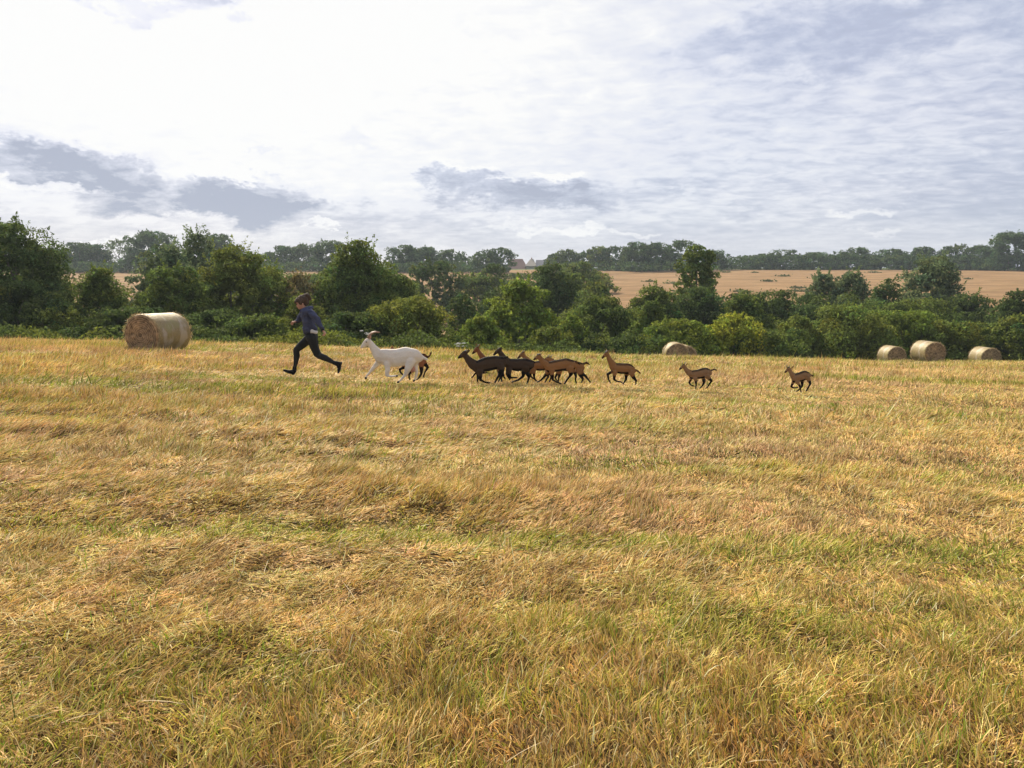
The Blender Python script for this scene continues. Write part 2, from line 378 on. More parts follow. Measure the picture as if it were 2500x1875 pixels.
def quads(cen, nrm, ln, wd, rng):
    n = len(cen); nrm = nrm / np.maximum(np.linalg.norm(nrm, axis=1, keepdims=True), 1e-6)
    r = rng.normal(size=(n, 3)); a = np.cross(nrm, r); a /= np.maximum(np.linalg.norm(a, axis=1, keepdims=True), 1e-6); b = np.cross(nrm, a)
    a = a * ln[:, None] * .5; b = b * wd[:, None] * .5; bend = nrm * (ln * 0.12)[:, None]
    return np.stack([cen - a - bend, cen + b, cen + a - bend, cen - b], 1).reshape(-1, 3), np.arange(n * 4).reshape(-1, 4)

PROFILES = {
    'round': [(0, .6), (.12, .85), (.35, 1), (.6, 1), (.8, .82), (.93, .5), (1, .18)],
    'bush': [(0, 1), (.3, 1.02), (.55, .92), (.78, .7), (.92, .42), (1, .15)],
    'cone': [(0, .95), (.25, 1), (.5, .78), (.72, .52), (.9, .28), (1, .1)],
    'tower': [(0, 1.9), (.25, 1.6), (.42, 1.15), (.6, .85), (.75, .85), (.9, .68), (1, .25)],
    'hedge': [(0, 1), (.5, 1), (.75, .93), (.9, .75), (1, .45)],
    'flare': [(0, 1.6), (.2, 1.35), (.4, .92), (.6, .9), (.8, .85), (.93, .55), (1, .2)],
}
COLS = {'dark': (0.086, 0.126, 0.032), 'mid': (0.125, 0.170, 0.034), 'bright': (0.175, 0.235, 0.036), 'grey': (0.135, 0.180, 0.075),
        'yellow': (0.30, 0.33, 0.040), 'olive': (0.165, 0.200, 0.036), 'blue': (0.072, 0.120, 0.038), 'brown': (0.18, 0.15, 0.06)}

def crown_arrays(rng, w, h, prof, leaf, colr, dens=1.0, shoots=0, open_=0.0, depth=0.85):
    ph, pw = zip(*PROFILES[prof]); 
    cr0 = np.clip(min(w, h) * 0.20, 0.28, 2.6); ncl = int(np.clip(4.2 * (w * h * 2.2) / (cr0 * cr0 * 3.1), 26, 330))
    t = rng.rand(ncl * 3) ** 0.85; wt = np.interp(t, ph, pw); keep = rng.rand(len(t)) < np.clip(wt + .15, 0, 1); t = t[keep][:ncl]; ncl = len(t)
    lump = 1 + 0.22 * (rng.rand(9)[np.minimum((t * 8).astype(int), 8)] - .5)
    cr = cr0 * rng.uniform(.55, 1.15, ncl); ang = rng.uniform(0, 2 * math.pi, ncl)
    asym = 1 + 0.16 * np.cos(ang - rng.uniform(0, 6)) + 0.12 * np.cos(2 * ang + 4 * t + rng.uniform(0, 6)) + .1 * np.cos(5 * ang + 9 * t)
    rr = np.maximum(np.interp(t, ph, pw) * w * lump * asym - cr * .45, 0.0) * np.sqrt(rng.uniform(.4, 1.05, ncl))
    cz = np.clip(t * h, cr * .5, h - cr * .65)
    cc = np.stack([np.cos(ang) * rr, np.sin(ang) * rr * depth, cz], 1)
    area = 2.4 * 2 * w * h; n = int(area / (leaf * leaf * 0.5) * 1.9 * dens)
    n = int(np.clip(n, 1500, 30000))
    ci = rng.randint(0, ncl, n); d = rng.normal(size=(n, 3)); d /= np.linalg.norm(d, axis=1, keepdims=True)
    d[:, 2] += 0.25; out = cc[ci] - np.array([0, 0, h * .4]); out /= np.maximum(np.linalg.norm(out, axis=1, keepdims=True), .1)
    d = d + out * 0.45; d /= np.linalg.norm(d, axis=1, keepdims=True)
    rad = cr[ci] * (0.72 + 0.38 * rng.rand(n)) * np.where(rng.rand(n) < .1, 1.22, 1)
    P = cc[ci] + d * rad[:, None] * np.array([1.05, 1.05, 0.82])
    N = d + rng.normal(0, .45, (n, 3)); ln = leaf * rng.uniform(.7, 1.5, n); wd = leaf * rng.uniform(.45, .8, n)
    cl = rng.uniform(.8, 1.25, ncl)[ci]; hue = rng.normal(0, 1, ncl)[ci]
    col = np.array(colr)[None] * (cl * rng.choice([.6, .85, 1.1, 1.5], n, p=[.2, .3, .3, .2]) * rng.uniform(.85, 1.15, n))[:, None]; col[:, 0] *= 1 + .10 * hue; col[:, 2] *= 1 - .08 * hue
    # inner leaves closing the crown
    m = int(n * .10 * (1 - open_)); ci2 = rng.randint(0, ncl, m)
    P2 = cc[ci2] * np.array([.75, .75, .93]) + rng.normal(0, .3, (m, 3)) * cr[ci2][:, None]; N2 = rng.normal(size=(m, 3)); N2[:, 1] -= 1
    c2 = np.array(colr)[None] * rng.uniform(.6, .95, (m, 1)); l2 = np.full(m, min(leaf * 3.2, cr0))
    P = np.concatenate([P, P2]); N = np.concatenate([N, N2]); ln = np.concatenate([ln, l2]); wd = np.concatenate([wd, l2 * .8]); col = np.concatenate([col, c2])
    if shoots:
        k = shoots; ts = 1 - rng.rand(k) ** 1.6 * .75; an = rng.uniform(0, 6.28, k); r0 = np.interp(ts, ph, pw) * w * .85
        b0 = np.stack([np.cos(an) * r0, np.sin(an) * r0 * depth, ts * h * .97], 1)
        dr = np.stack([np.cos(an) * .5, np.sin(an) * .5, np.full(k, 1.)], 1) + rng.normal(0, .2, (k, 3)); dr /= np.linalg.norm(dr, axis=1, keepdims=True)
        L = h * rng.uniform(.05, .16, k); q = 34; s = rng.rand(k, q)
        Ps = (b0[:, None] + dr[:, None] * (L[:, None] * (s * 1.2 - .2))[..., None] + rng.normal(0, 1, (k, q, 3)) * (L[:, None] * .13 * (1.15 - s))[..., None]).reshape(-1, 3)
        P = np.concatenate([P, Ps]); N = np.concatenate([N, rng.normal(size=(k * q, 3))])
        ln = np.concatenate([ln, leaf * rng.uniform(.7, 1.3, k * q)]); wd = np.concatenate([wd, leaf * rng.uniform(.4, .6, k * q)])
        col = np.concatenate([col, np.array(colr)[None] * rng.uniform(.9, 1.5, (k * q, 1))])
    P[:, 2] = np.maximum(P[:, 2], 0.03)
    V, Q = quads(P, N, ln, wd, rng); return V, Q, np.repeat(np.clip(col, .005, .6), 4, 0), cc, cr

def tube(path, rad, ns=7):
    path = np.asarray(path, float); n = len(path); V = []
    for i in range(n):
        d = path[min(i + 1, n - 1)] - path[max(i - 1, 0)]; d /= max(np.linalg.norm(d), 1e-6)
        u = np.cross(d, [0.13, 1, 0.07]) ; u /= max(np.linalg.norm(u), 1e-6); v = np.cross(d, u)
        for k in range(ns):
            a = 2 * math.pi * k / ns; V.append(path[i] + rad[i] * (u * math.cos(a) + v * math.sin(a)))
    V.append(path[0]); V.append(path[-1]); Fc = []
    for i in range(n - 1):
        for k in range(ns):
            a = i * ns + k; b = i * ns + (k + 1) % ns; Fc += [[a, b, b + ns], [a, b + ns, a + ns]]
    for k in range(ns): Fc += [[n * ns, (k + 1) % ns, k], [n * ns + 1, (n - 1) * ns + k, (n - 1) * ns + (k + 1) % ns]]
    return np.array(V), np.array(Fc)
def join2(parts):
    Vs, Fs, off = [], [], 0
    for V, Fc in parts: Vs.append(V); Fs.append(Fc + off); off += len(V)
    return np.concatenate(Vs), np.concatenate(Fs)

tree_seed = [100]
def plant(name, cat, cx, top, hw, Y, prof, colr, label, group, leaf=None, dens=1.0, shoots=0, base=0.0, open_=0.0, part='crown', dz=0.0, depth=.85):
    tree_seed[0] += 1; rng = np.random.RandomState(tree_seed[0])
    P = at(cx, top, Y); X = P[0]; z0 = g1(X, Y) + dz; H = P[2] - z0; w = hw * Y / F * (1.32 if Y < 200 else 1.45)
    leaf = (leaf or max(0.13, Y / 770 * 2.5)); shoots = 0 if shoots < 0 else int(shoots * .9) + 6
    root = empty(name, (X, Y, z0), label, cat, group)
    hb = H * base; V, Q, c, cc, cr = crown_arrays(rng, w, H - hb, prof, leaf, COLS[colr] if isinstance(colr, str) else colr, dens, shoots, open_, depth)
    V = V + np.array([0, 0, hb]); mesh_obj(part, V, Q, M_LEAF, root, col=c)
    # trunk with limbs reaching into the crown
    tr = max(0.05, H * (.022 if base else .012)); p = [[0, 0, -.3], [rng.normal(0, .03) * H * .3, 0, H * .2], [rng.normal(0, .06) * w, 0, H * .5], [rng.normal(0, .1) * w, 0, H * .85]]
    tubes = [tube(p, [tr * 1.3, tr, tr * .7, tr * .2])]
    nb = 12 if open_ else (7 if base else 4)
    for k in rng.choice(len(cc), min(nb, len(cc)), replace=False):
        e = cc[k] + np.array([0, 0, hb]); s = rng.uniform(.15, .6) * e[2]; q = np.array([np.interp(s, [0, H * .5, H * .85], [0, p[2][0], p[3][0]]), 0, s])
        md = q * .5 + e * .5 + np.array([0, 0, -.06 * H]); tubes.append(tube([q, md, e], [tr * .5, tr * .33, tr * .1], 5))
    V, Fc = join2(tubes); mesh_obj('trunk' if base else 'stem', V, Fc, M_BARK, root, smooth=True)
    return root

#        centre, top, half width, distance, profile, colour, label, extras
NEAR_G = 'trees and bushes along the far edge of the hay field'
FARG = 'trees on the far hill'
T = [
 ('tree', 20, 545, 118, 44, 'round', 'dark', 'tall dark spreading tree with open upper boughs at the left edge of the photo', dict(base=.1, shoots=50, open_=.6, dens=1.0)),
 ('bush', 40, 690, 150, 41, 'bush', 'dark', 'wide dark thicket at the foot of the tall tree at the left edge', dict()),
 ('tree', 105, 645, 60, 46, 'bush', 'dark', 'lower right shoulder of dark foliage beside the tall left edge tree', dict(shoots=14)),
 ('bush', 245, 658, 88, 43, 'cone', 'mid', 'pointed leafy bush left of the golden gap, behind the left hand hay bale', dict(shoots=26)),
 ('bush', 150, 752, 60, 40, 'bush', 'olive', 'low lighter green bush under the gap between the left edge tree and the pointed bush', dict(shoots=8)),
 ('bush', 320, 752, 90, 40, 'bush', 'dark', 'low dark bush directly above the left hand hay bale', dict()),
 ('tree', 425, 652, 82, 45, 'bush', 'mid', 'rounded mid green tree above the right end of the left hand hay bale', dict(shoots=22)),
 ('tree', 405, 600, 66, 62, 'round', 'grey', 'pale grey green tree rising behind the rounded tree over the left bale', dict(shoots=40, base=.05)),
 ('tree', 478, 574, 46, 70, 'round', 'grey', 'feathery pale green tree with upright sprays against the sky, left of the runner', dict(shoots=70, base=.1, open_=.4)),
 ('tree', 562, 602, 92, 48, 'bush', 'olive', 'large bright leafy tree just left of and above the runner', dict(shoots=40)),
 ('bush', 530, 760, 100, 40, 'bush', 'dark', 'dark low bush between the left hand bale and the runner', dict()),
 ('tree', 655, 655, 60, 50, 'bush', 'mid', 'leafy tree directly above the head of the runner', dict(shoots=20)),
 ('bush', 640, 770, 70, 39, 'bush', 'mid', 'low bush behind the legs of the runner', dict()),
 ('bush', 735, 672, 52, 50, 'bush', 'brown', 'thin brownish bush between the runner and the big spiky tree', dict(shoots=24, dens=.6, open_=.8)),
 ('bush', 738, 720, 62, 42, 'cone', 'olive', 'lighter green bush on the right side of the runner', dict(shoots=16)),
 ('tree', 872, 590, 92, 50, 'bush', 'mid', 'big tree with loose spiky twigs at its top, standing over the white goat', dict(shoots=60, base=.03)),
 ('tree', 890, 640, 120, 52, 'bush', 'mid', 'broad lower mass of leaves around the big spiky tree', dict(shoots=18)),
 ('bush', 850, 765, 80, 40, 'bush', 'dark', 'dark low bush between the runner and the head of the white goat', dict()),
 ('bush', 1005, 728, 96, 41, 'bush', 'olive', 'hazel like bush with bright leaf edges behind the back of the white goat', dict(shoots=14)),
 ('tree', 1055, 637, 50, 112, 'round', 'dark', 'round dark tree in the middle distance on the valley slope', dict(base=.05)),
 ('bush', 1158, 668, 52, 118, 'bush', 'mid', 'rounded bush on the valley slope right of the round dark tree', dict()),
 ('bush', 1205, 645, 34, 120, 'bush', 'dark', 'tall dark bush on the valley slope below the farmhouse', dict()),
 ('bush', 1130, 720, 40, 56, 'bush', 'dark', 'dark small tree behind the leading brown goats, left of the lumpy sycamore', dict()),
 ('bush', 1175, 772, 66, 42, 'cone', 'bright', 'bright green bush behind the heads of the leading brown goats', dict(shoots=10)),
 ('tree', 1268, 684, 76, 47, 'bush', 'bright', 'lumpy bright topped sycamore in the middle of the tree row', dict(leaf=.22, shoots=10)),
 ('tree', 1345, 648, 78, 72, 'bush', 'dark', 'tall dark tree right behind the lumpy sycamore', dict(shoots=12)),
 ('tree', 1420, 640, 42, 130, 'bush', 'mid', 'mid green tree at the left end of the far stubble field', dict()),
 ('tree', 1392, 668, 50, 95, 'bush', 'mid', 'stepped green tree below the left end of the far stubble field', dict()),
 ('bush', 1455, 690, 48, 90, 'bush', 'olive', 'small bush at the lower left corner of the far stubble field', dict()),
 ('bush', 1470, 728, 95, 54, 'bush', 'mid', 'wide mid green bush above the fifth running goat', dict(shoots=18)),
 ('bush', 1400, 772, 52, 44, 'cone', 'bright', 'small bright bush with pointed top above the brown goats', dict(shoots=14)),
 ('bush', 1345, 800, 56, 42, 'bush', 'olive', 'low bush left of the small bright pointed bush', dict()),
 ('bush', 1590, 702, 70, 62, 'bush', 'mid', 'green bush with a spiky crest against the stubble field', dict(shoots=26)),
 ('bush', 1590, 738, 58, 50, 'cone', 'mid', 'pointed bush between the wide bush and the ivy clad tower tree', dict(shoots=16)),
 ('tree', 1705, 600, 47, 70, 'tower', 'mid', 'tall narrow ivy clad tree rising across the far stubble field like a tower', dict(shoots=-1)),
 ('bush', 1708, 705, 95, 64, 'bush', 'dark', 'dark thicket at the foot of the ivy clad tower tree', dict()),
 ('bush', 1650, 782, 84, 48, 'bush', 'bright', 'light green bush just above the pair of hay bales', dict(shoots=10)),
 ('bush', 1790, 768, 62, 48, 'bush', 'yellow', 'yellow green bush right of the pair of hay bales, the lightest of the row', dict(shoots=12)),
 ('bush', 1815, 722, 64, 56, 'bush', 'mid', 'green bush standing right behind the yellow green bush', dict(shoots=16)),
 ('bush', 1880, 712, 110, 68, 'hedge', 'dark', 'dark thicket right of the tower tree below the stubble field', dict()),
 ('tree', 2010, 672, 46, 84, 'bush', 'grey', 'pale willow with fan shaped sprays, left one of two', dict(shoots=44)),
 ('tree', 2078, 668, 50, 82, 'bush', 'grey', 'pale willow with fan shaped sprays, right one of two', dict(shoots=44)),
 ('bush', 2020, 722, 120, 70, 'hedge', 'dark', 'dark thicket below the two pale willows', dict()),
 ('tree', 2172, 682, 46, 76, 'bush', 'dark', 'dark rounded tree between the willows and the big grey green tree', dict()),
 ('tree', 2277, 628, 66, 86, 'flare', 'grey', 'big grey green tree standing clear of the stubble field on the right', dict(shoots=24)),
 ('bush', 2220, 735, 110, 68, 'hedge', 'mid', 'thicket below the big grey green tree', dict()),
 ('bush', 2370, 722, 100, 72, 'bush', 'dark', 'dark sloping thicket on the right of the big grey green tree', dict()),
 ('bush', 2480, 712, 56, 66, 'bush', 'dark', 'dark bush cut by the right edge of the photo', dict()),
 ('bush', 600, 662, 75, 120, 'hedge', 'dark', 'dark valley thicket behind the bright leafy tree left of the runner', dict()),
 ('bush', 500, 640, 110, 150, 'hedge', 'dark', 'dark valley thicket behind the two feathery grey green trees', dict()),
 ('bush', 800, 672, 90, 110, 'hedge', 'mid', 'valley thicket behind the left side of the big spiky tree', dict()),
 ('bush', 960, 690, 80, 105, 'hedge', 'mid', 'valley thicket just right of the big spiky tree', dict()),
 ('bush', 1240, 700, 70, 78, 'bush', 'dark', 'dark thicket behind the left shoulder of the lumpy sycamore', dict()),
 ('bush', 1290, 668, 66, 170, 'hedge', 'dark', 'dark belt of bushes just below the farmhouse', dict()),
 ('bush', 1385, 645, 46, 190, 'bush', 'mid', 'green belt of bushes sloping down right of the farmhouse', dict()),
 ('bush', 1445, 664, 45, 150, 'bush', 'olive', 'olive bush marking the left corner of the stubble field', dict()),
 ('bush', 90, 665, 60, 90, 'hedge', 'dark', 'dark valley thicket behind the left edge tree', dict()),
 ('bush', 380, 700, 60, 75, 'bush', 'dark', 'dark bush closing the golden gap above the left hand bale', dict()),
 ('bush', 1540, 760, 70, 58, 'bush', 'dark', 'dark bush between the wide bush and the pair of bales', dict()),
 ('bush', 1885, 805, 95, 49, 'hedge', 'mid', 'low green bush above the last running kid', dict(shoots=10)),
 ('bush', 1950, 775, 70, 52, 'cone', 'olive', 'sloping left flank of the big rounded thicket above the right hand bales', dict(shoots=16)),
 ('bush', 2065, 750, 118, 54, 'bush', 'olive', 'big rounded sunlit thicket left of the three right hand bales', dict(shoots=30)),
 ('bush', 2200, 762, 92, 55, 'hedge', 'bright', 'bright topped thicket above the leftmost of the three right hand bales', dict(shoots=24)),
 ('bush', 2310, 785, 80, 54, 'hedge', 'olive', 'bright leafy bush above the largest of the three right hand bales', dict(shoots=20)),
 ('bush', 2410, 790, 70, 55, 'hedge', 'mid', 'low bush above the rightmost of the bales', dict(shoots=14)),
 ('bush', 2490, 772, 66, 54, 'bush', 'olive', 'low olive bush at the right edge behind the rightmost bale', dict(shoots=14)),
 ('bush', 1030, 820, 90, 40, 'hedge', 'mid', 'low weedy bush between the white goat and the brown goats', dict()),
 ('bush', 1500, 815, 80, 43, 'hedge', 'dark', 'low dark bush behind the fifth running goat', dict()),
 ('bush', 90, 800, 120, 38, 'hedge', 'dark', 'low dark hedge bottom at the left edge of the field', dict()),
 ('bush', 440, 800, 110, 37, 'hedge', 'dark', 'low dark hedge bottom just right of the left hand bale', dict()),
]
for k, cx, top, hw, Y, prof, colr, label, ex in T:
    plant('tree' if k == 'tree' else 'bush', k, cx, top, hw, Y, prof, colr, label, NEAR_G, part='crown' if k == 'tree' else 'foliage', **ex)

TF = [
 ('tree', 118, 608, 34, 285, 'bush', 'blue', 'low hazy tree just right of the tall left edge tree', {}),
 ('tree', 196, 594, 34, 250, 'round', 'blue', 'dark domed tree on the hill, left half of the first far clump', dict(base=.0)),
 ('tree', 232, 598, 28, 255, 'bush', 'blue', 'dark domed tree on the hill, right half of the first far clump', {}),
 ('tree', 293, 588, 34, 258, 'round', 'grey', 'airy far tree with sky showing through its crown', dict(dens=.5, open_=.9, base=.1, shoots=20)),
 ('tree', 362, 565, 38, 250, 'round', 'blue', 'tallest round far tree over the left golden gap', dict(base=.05)),
 ('tree', 345, 612, 34, 245, 'bush', 'blue', 'low far bush at the foot of the tallest round far tree', {}),
 ('tree', 535, 572, 36, 240, 'round', 'blue', 'dark round far tree behind the bright leafy tree left of the runner', dict(base=.05)),
 ('tree', 580, 612, 24, 250, 'bush', 'blue', 'small far tree left of the long grey barn', {}),
 ('tree', 655, 616, 24, 275, 'bush', 'blue', 'low far tree right of the long grey barn', {}),
 ('tree', 697, 600, 28, 262, 'round', 'blue', 'far tree above the two distant bales', dict(base=.05)),
 ('tree', 738, 598, 26, 262, 'bush', 'grey', 'loose far tree with ragged top left of the big spiky tree', dict(shoots=20)),
 ('tree', 795, 588, 34, 255, 'round', 'blue', 'high far tree touching the left side of the big spiky tree', dict(base=.0)),
 ('tree', 990, 600, 34, 245, 'bush', 'blue', 'far tree right of the big spiky tree, first of the middle clump', {}),
 ('tree', 1035, 604, 36, 247, 'bush', 'blue', 'far tree in the centre of the middle clump', {}),
 ('tree', 1105, 611, 30, 252, 'round', 'blue', 'round far tree at the right end of the middle clump', {}),
 ('bush', 1150, 640, 30, 250, 'bush', 'blue', 'low far bush in the dip left of the farmhouse', {}),
 ('tree', 1185, 611, 30, 240, 'bush', 'blue', 'broad far tree, left half of the clump beside the farmhouse', {}),
 ('tree', 1226, 605, 22, 240, 'round', 'blue', 'far tree whose right side meets the red roof of the farmhouse', {}),
 ('tree', 1350, 620, 14, 275, 'bush', 'blue', 'small round far tree just right of the farmhouse', {}),
 ('tree', 1385, 610, 26, 262, 'bush', 'dark', 'pointed dark far tree right of the farmhouse', dict(shoots=10)),
 ('tree', 1430, 616, 30, 262, 'bush', 'blue', 'far tree in the first dip right of the farmhouse', {}),
 ('tree', 1462, 602, 26, 260, 'bush', 'mid', 'rounded far tree left of the high far wood', {}),
 ('tree', 1502, 602, 26, 258, 'bush', 'blue', 'far tree at the left flank of the high far wood', {}),
 ('tree', 1555, 592, 36, 252, 'bush', 'blue', 'broad tree forming the left top of the high far wood', {}),
 ('tree', 1605, 594, 34, 252, 'bush', 'blue', 'broad tree forming the centre of the high far wood', {}),
 ('tree', 1662, 588, 30, 255, 'round', 'blue', 'tallest tree of the high far wood with light between its boughs', dict(open_=.5, dens=.8)),
 ('tree', 1738, 612, 34, 262, 'bush', 'blue', 'far tree sloping down right of the tower tree', {}),
 ('bush', 1790, 628, 40, 268, 'hedge', 'blue', 'low hedge section right of the tower tree', {}),
 ('bush', 1850, 624, 40, 270, 'hedge', 'blue', 'low hedge section under the first small hedge tree', {}),
 ('bush', 1925, 624, 46, 270, 'hedge', 'blue', 'low hedge section under the flat topped hedge tree', {}),
 ('bush', 2005, 624, 46, 270, 'hedge', 'blue', 'low hedge section left of the domed hedge tree', {}),
 ('bush', 2090, 624, 50, 270, 'hedge', 'blue', 'low hedge section under the domed hedge tree', {}),
 ('tree', 1868, 620, 24, 272, 'round', 'blue', 'first small tree in the far hedge right of the tower tree', dict(dens=.7, open_=.5)),
 ('tree', 1918, 611, 30, 272, 'round', 'blue', 'flat topped tree in the far hedge with gaps in its crown', dict(dens=.6, open_=.8)),
 ('tree', 1990, 617, 36, 272, 'bush', 'blue', 'wide low tree in the far hedge', {}),
 ('tree', 2050, 615, 24, 272, 'round', 'blue', 'small round tree in the far hedge left of the domed one', {}),
 ('tree', 2098, 606, 28, 272, 'round', 'blue', 'highest domed tree in the far hedge between tower tree and grey green tree', {}),
 ('tree', 2180, 609, 40, 270, 'bush', 'blue', 'broad rounded tree in the far hedge left of the big grey green tree', {}),
 ('tree', 2255, 604, 30, 270, 'bush', 'blue', 'far hedge tree directly behind the big grey green tree', {}),
 ('tree', 2318, 603, 26, 268, 'bush', 'blue', 'far hedge tree just right of the big grey green tree', {}),
 ('tree', 2345, 600, 30, 268, 'round', 'dark', 'bare boughed open tree in the far hedge on the right', dict(dens=.35, open_=.95, base=.1, shoots=20)),
 ('tree', 2400, 600, 30, 266, 'bush', 'blue', 'rounded far tree left of the tallest one at the right edge', {}),
 ('tree', 2468, 568, 46, 255, 'bush', 'blue', 'tallest far tree at the right edge of the photo', {}),
 ('bush', 2170, 624, 55, 268, 'hedge', 'blue', 'low hedge section under the broad rounded hedge tree', {}),
 ('bush', 2255, 624, 50, 268, 'hedge', 'blue', 'low hedge section directly behind the big grey green tree', {}),
 ('bush', 2420, 624, 50, 262, 'hedge', 'blue', 'low hedge section under the rounded tree near the right edge', {}),
 ('bush', 2500, 624, 60, 255, 'hedge', 'blue', 'low hedge section under the tallest far tree at the right edge', {}),
 ('bush', 340, 645, 80, 252, 'hedge', 'blue', 'low far thicket under the tallest round far tree', {}),
 ('bush', 650, 640, 50, 262, 'hedge', 'blue', 'low far thicket just above the two distant bales', {}),
 ('bush', 2340, 624, 60, 266, 'hedge', 'blue', 'low hedge section under the open tree on the right', {}),
 ('bush', 235, 640, 60, 243, 'hedge', 'blue', 'low far thicket at the foot of the first far clump', {}),
 ('bush', 760, 640, 60, 250, 'hedge', 'blue', 'low far thicket behind the brownish bush', {}),
 ('bush', 1480, 640, 90, 246, 'hedge', 'blue', 'low dark hedge along the left half of the high far wood', {}),
 ('bush', 1620, 640, 70, 248, 'hedge', 'blue', 'low dark hedge along the right half of the high far wood', {}),
 ('bush', 1060, 640, 80, 238, 'hedge', 'blue', 'low far hedge under the middle clump', {}),
]
for k, cx, top, hw, Y, prof, colr, label, ex in TF:
    plant('tree' if k == 'tree' else 'bush', k, cx, top, hw, Y, prof, colr, label, FARG, leaf=.55, part='crown' if k == 'tree' else 'foliage', **ex)

# weeds and rough growth along the field edge and on the bank
def build_edge():
    rng = np.random.RandomState(55); n = 26000; X = rng.uniform(-30, 42, n); Y = crest(X) + rng.uniform(.4, 3.4, n) + np.interp(X, [2, 7, 16, 24, 28], [0, 4.5, 4.5, 8.5, 11])
    hh = np.clip((fbm(X * .45, Y * .3, 61, 3) - .3) * 2.6, .06, 1.3) * rng.uniform(.2, 1, n) * np.where(X < 3, .75, .9)
    P = np.stack([X, Y, gz(X, Y) + hh], 1); N = rng.normal(size=(n, 3)); N[:, 2] += .6
    c = (np.array([0.085, 0.125, 0.030]) + np.array([.07, .06, .0]) * np.clip((fbm(X * .35, Y * .2, 66, 3) - .45) * 5, 0, 1)[:, None]) * rng.choice([.6, .9, 1.4], n)[:, None]; V, Q = quads(P, N, rng.uniform(.12, .24, n), rng.uniform(.06, .12, n), rng)
    c = np.repeat(c, 4, 0); o = mesh_obj('weeds', V, Q, M_LEAF, col=c)
    tag(o, 'rough green weeds in a strip along the far edge of the hay field', 'weeds', kind='stuff')
    n = 26; m = 70; cx = rng.uniform(1480, 2500, n); X0 = []; 
    P = []; col = []
    for px in cx:
        Y = rng.uniform(125, 245); X = (px - 1250) / F * Y; r = rng.uniform(.35, 1.1); z = g1(X, Y)
        q = rng.normal(size=(m, 3)) * np.array([r, r * .8, r * .22]); q[:, 2] = np.abs(q[:, 2]); P.append(q + [X, Y, z]); col.append(np.tile(np.array([.13, .15, .065]) * rng.uniform(.7, 1.3), (m, 1)))
    P = np.concatenate(P); col = np.concatenate(col); V, Q = quads(P, rng.normal(size=P.shape) + [0, -.5, .8], rng.uniform(.4, .8, len(P)), rng.uniform(.3, .5, len(P)), rng)
    o = mesh_obj('field_weeds', V, Q, M_LEAF, col=np.repeat(col, 4, 0)); tag(o, 'scattered green weed patches on the far stubble field', 'weeds', kind='stuff')
build_edge()

# ------------------------------------------------------------------ hay bales
def build_bale_mats():
    m, t, b = mat('hay'); a = t.new('ShaderNodeAttribute', attribute_name='tint').outputs['Color']
    p = t.new('ShaderNodeTexCoord').outputs['Object']; n = t.noise(p, 22, 5, 0.75)
    t.put(b.inputs['Base Color'], t.mix(1.0, a, t.mix(n, (0.55, .5, .45, 1), (1.5, 1.45, 1.35, 1)), 'MULTIPLY')); b.inputs['Roughness'].default_value = .9
    bp = t.new('ShaderNodeBump'); bp.inputs['Strength'].default_value = 1; bp.inputs['Distance'].default_value = .03; t.put(bp.inputs['Height'], n); t.l.new(bp.outputs[0], b.inputs['Normal'])
    m2, t, b = mat('net'); p = t.new('ShaderNodeTexCoord').outputs['Object']
    st = t.noise(t.mapping(p, (5, 30, 30)), 1.6, 5, .7); n = t.noise(p, 16, 5, .75); g = t.noise(p, 1.7, 3, .6)
    c = t.mix(n, (0.13, .095, .04, 1), (0.40, .31, .14, 1)); c = t.mix(t.ramp(g, .5, .68, 0, .55), c, (0.26, .25, .08, 1))
    c = t.mix(t.ramp(t.noise(t.mapping(p, (2.4, .9, .9), (3, 1, 0)), 1.0, 4, .6), .50, .60, 0, .6), c, (0.44, .38, .31, 1))
    c = t.mix(t.ramp(st, .58, .75, 0, .45), c, (0.17, .12, .06, 1))
    t.put(b.inputs['Base Color'], c); b.inputs['Roughness'].default_value = .55; b.inputs['Specular IOR Level'].default_value = .35
    bp = t.new('ShaderNodeBump'); bp.inputs['Strength'].default_value = .8; bp.inputs['Distance'].default_value = .02; t.put(bp.inputs['Height'], n); t.l.new(bp.outputs[0], b.inputs['Normal'])
    return m, m2
M_HAY, M_NET = build_bale_mats()

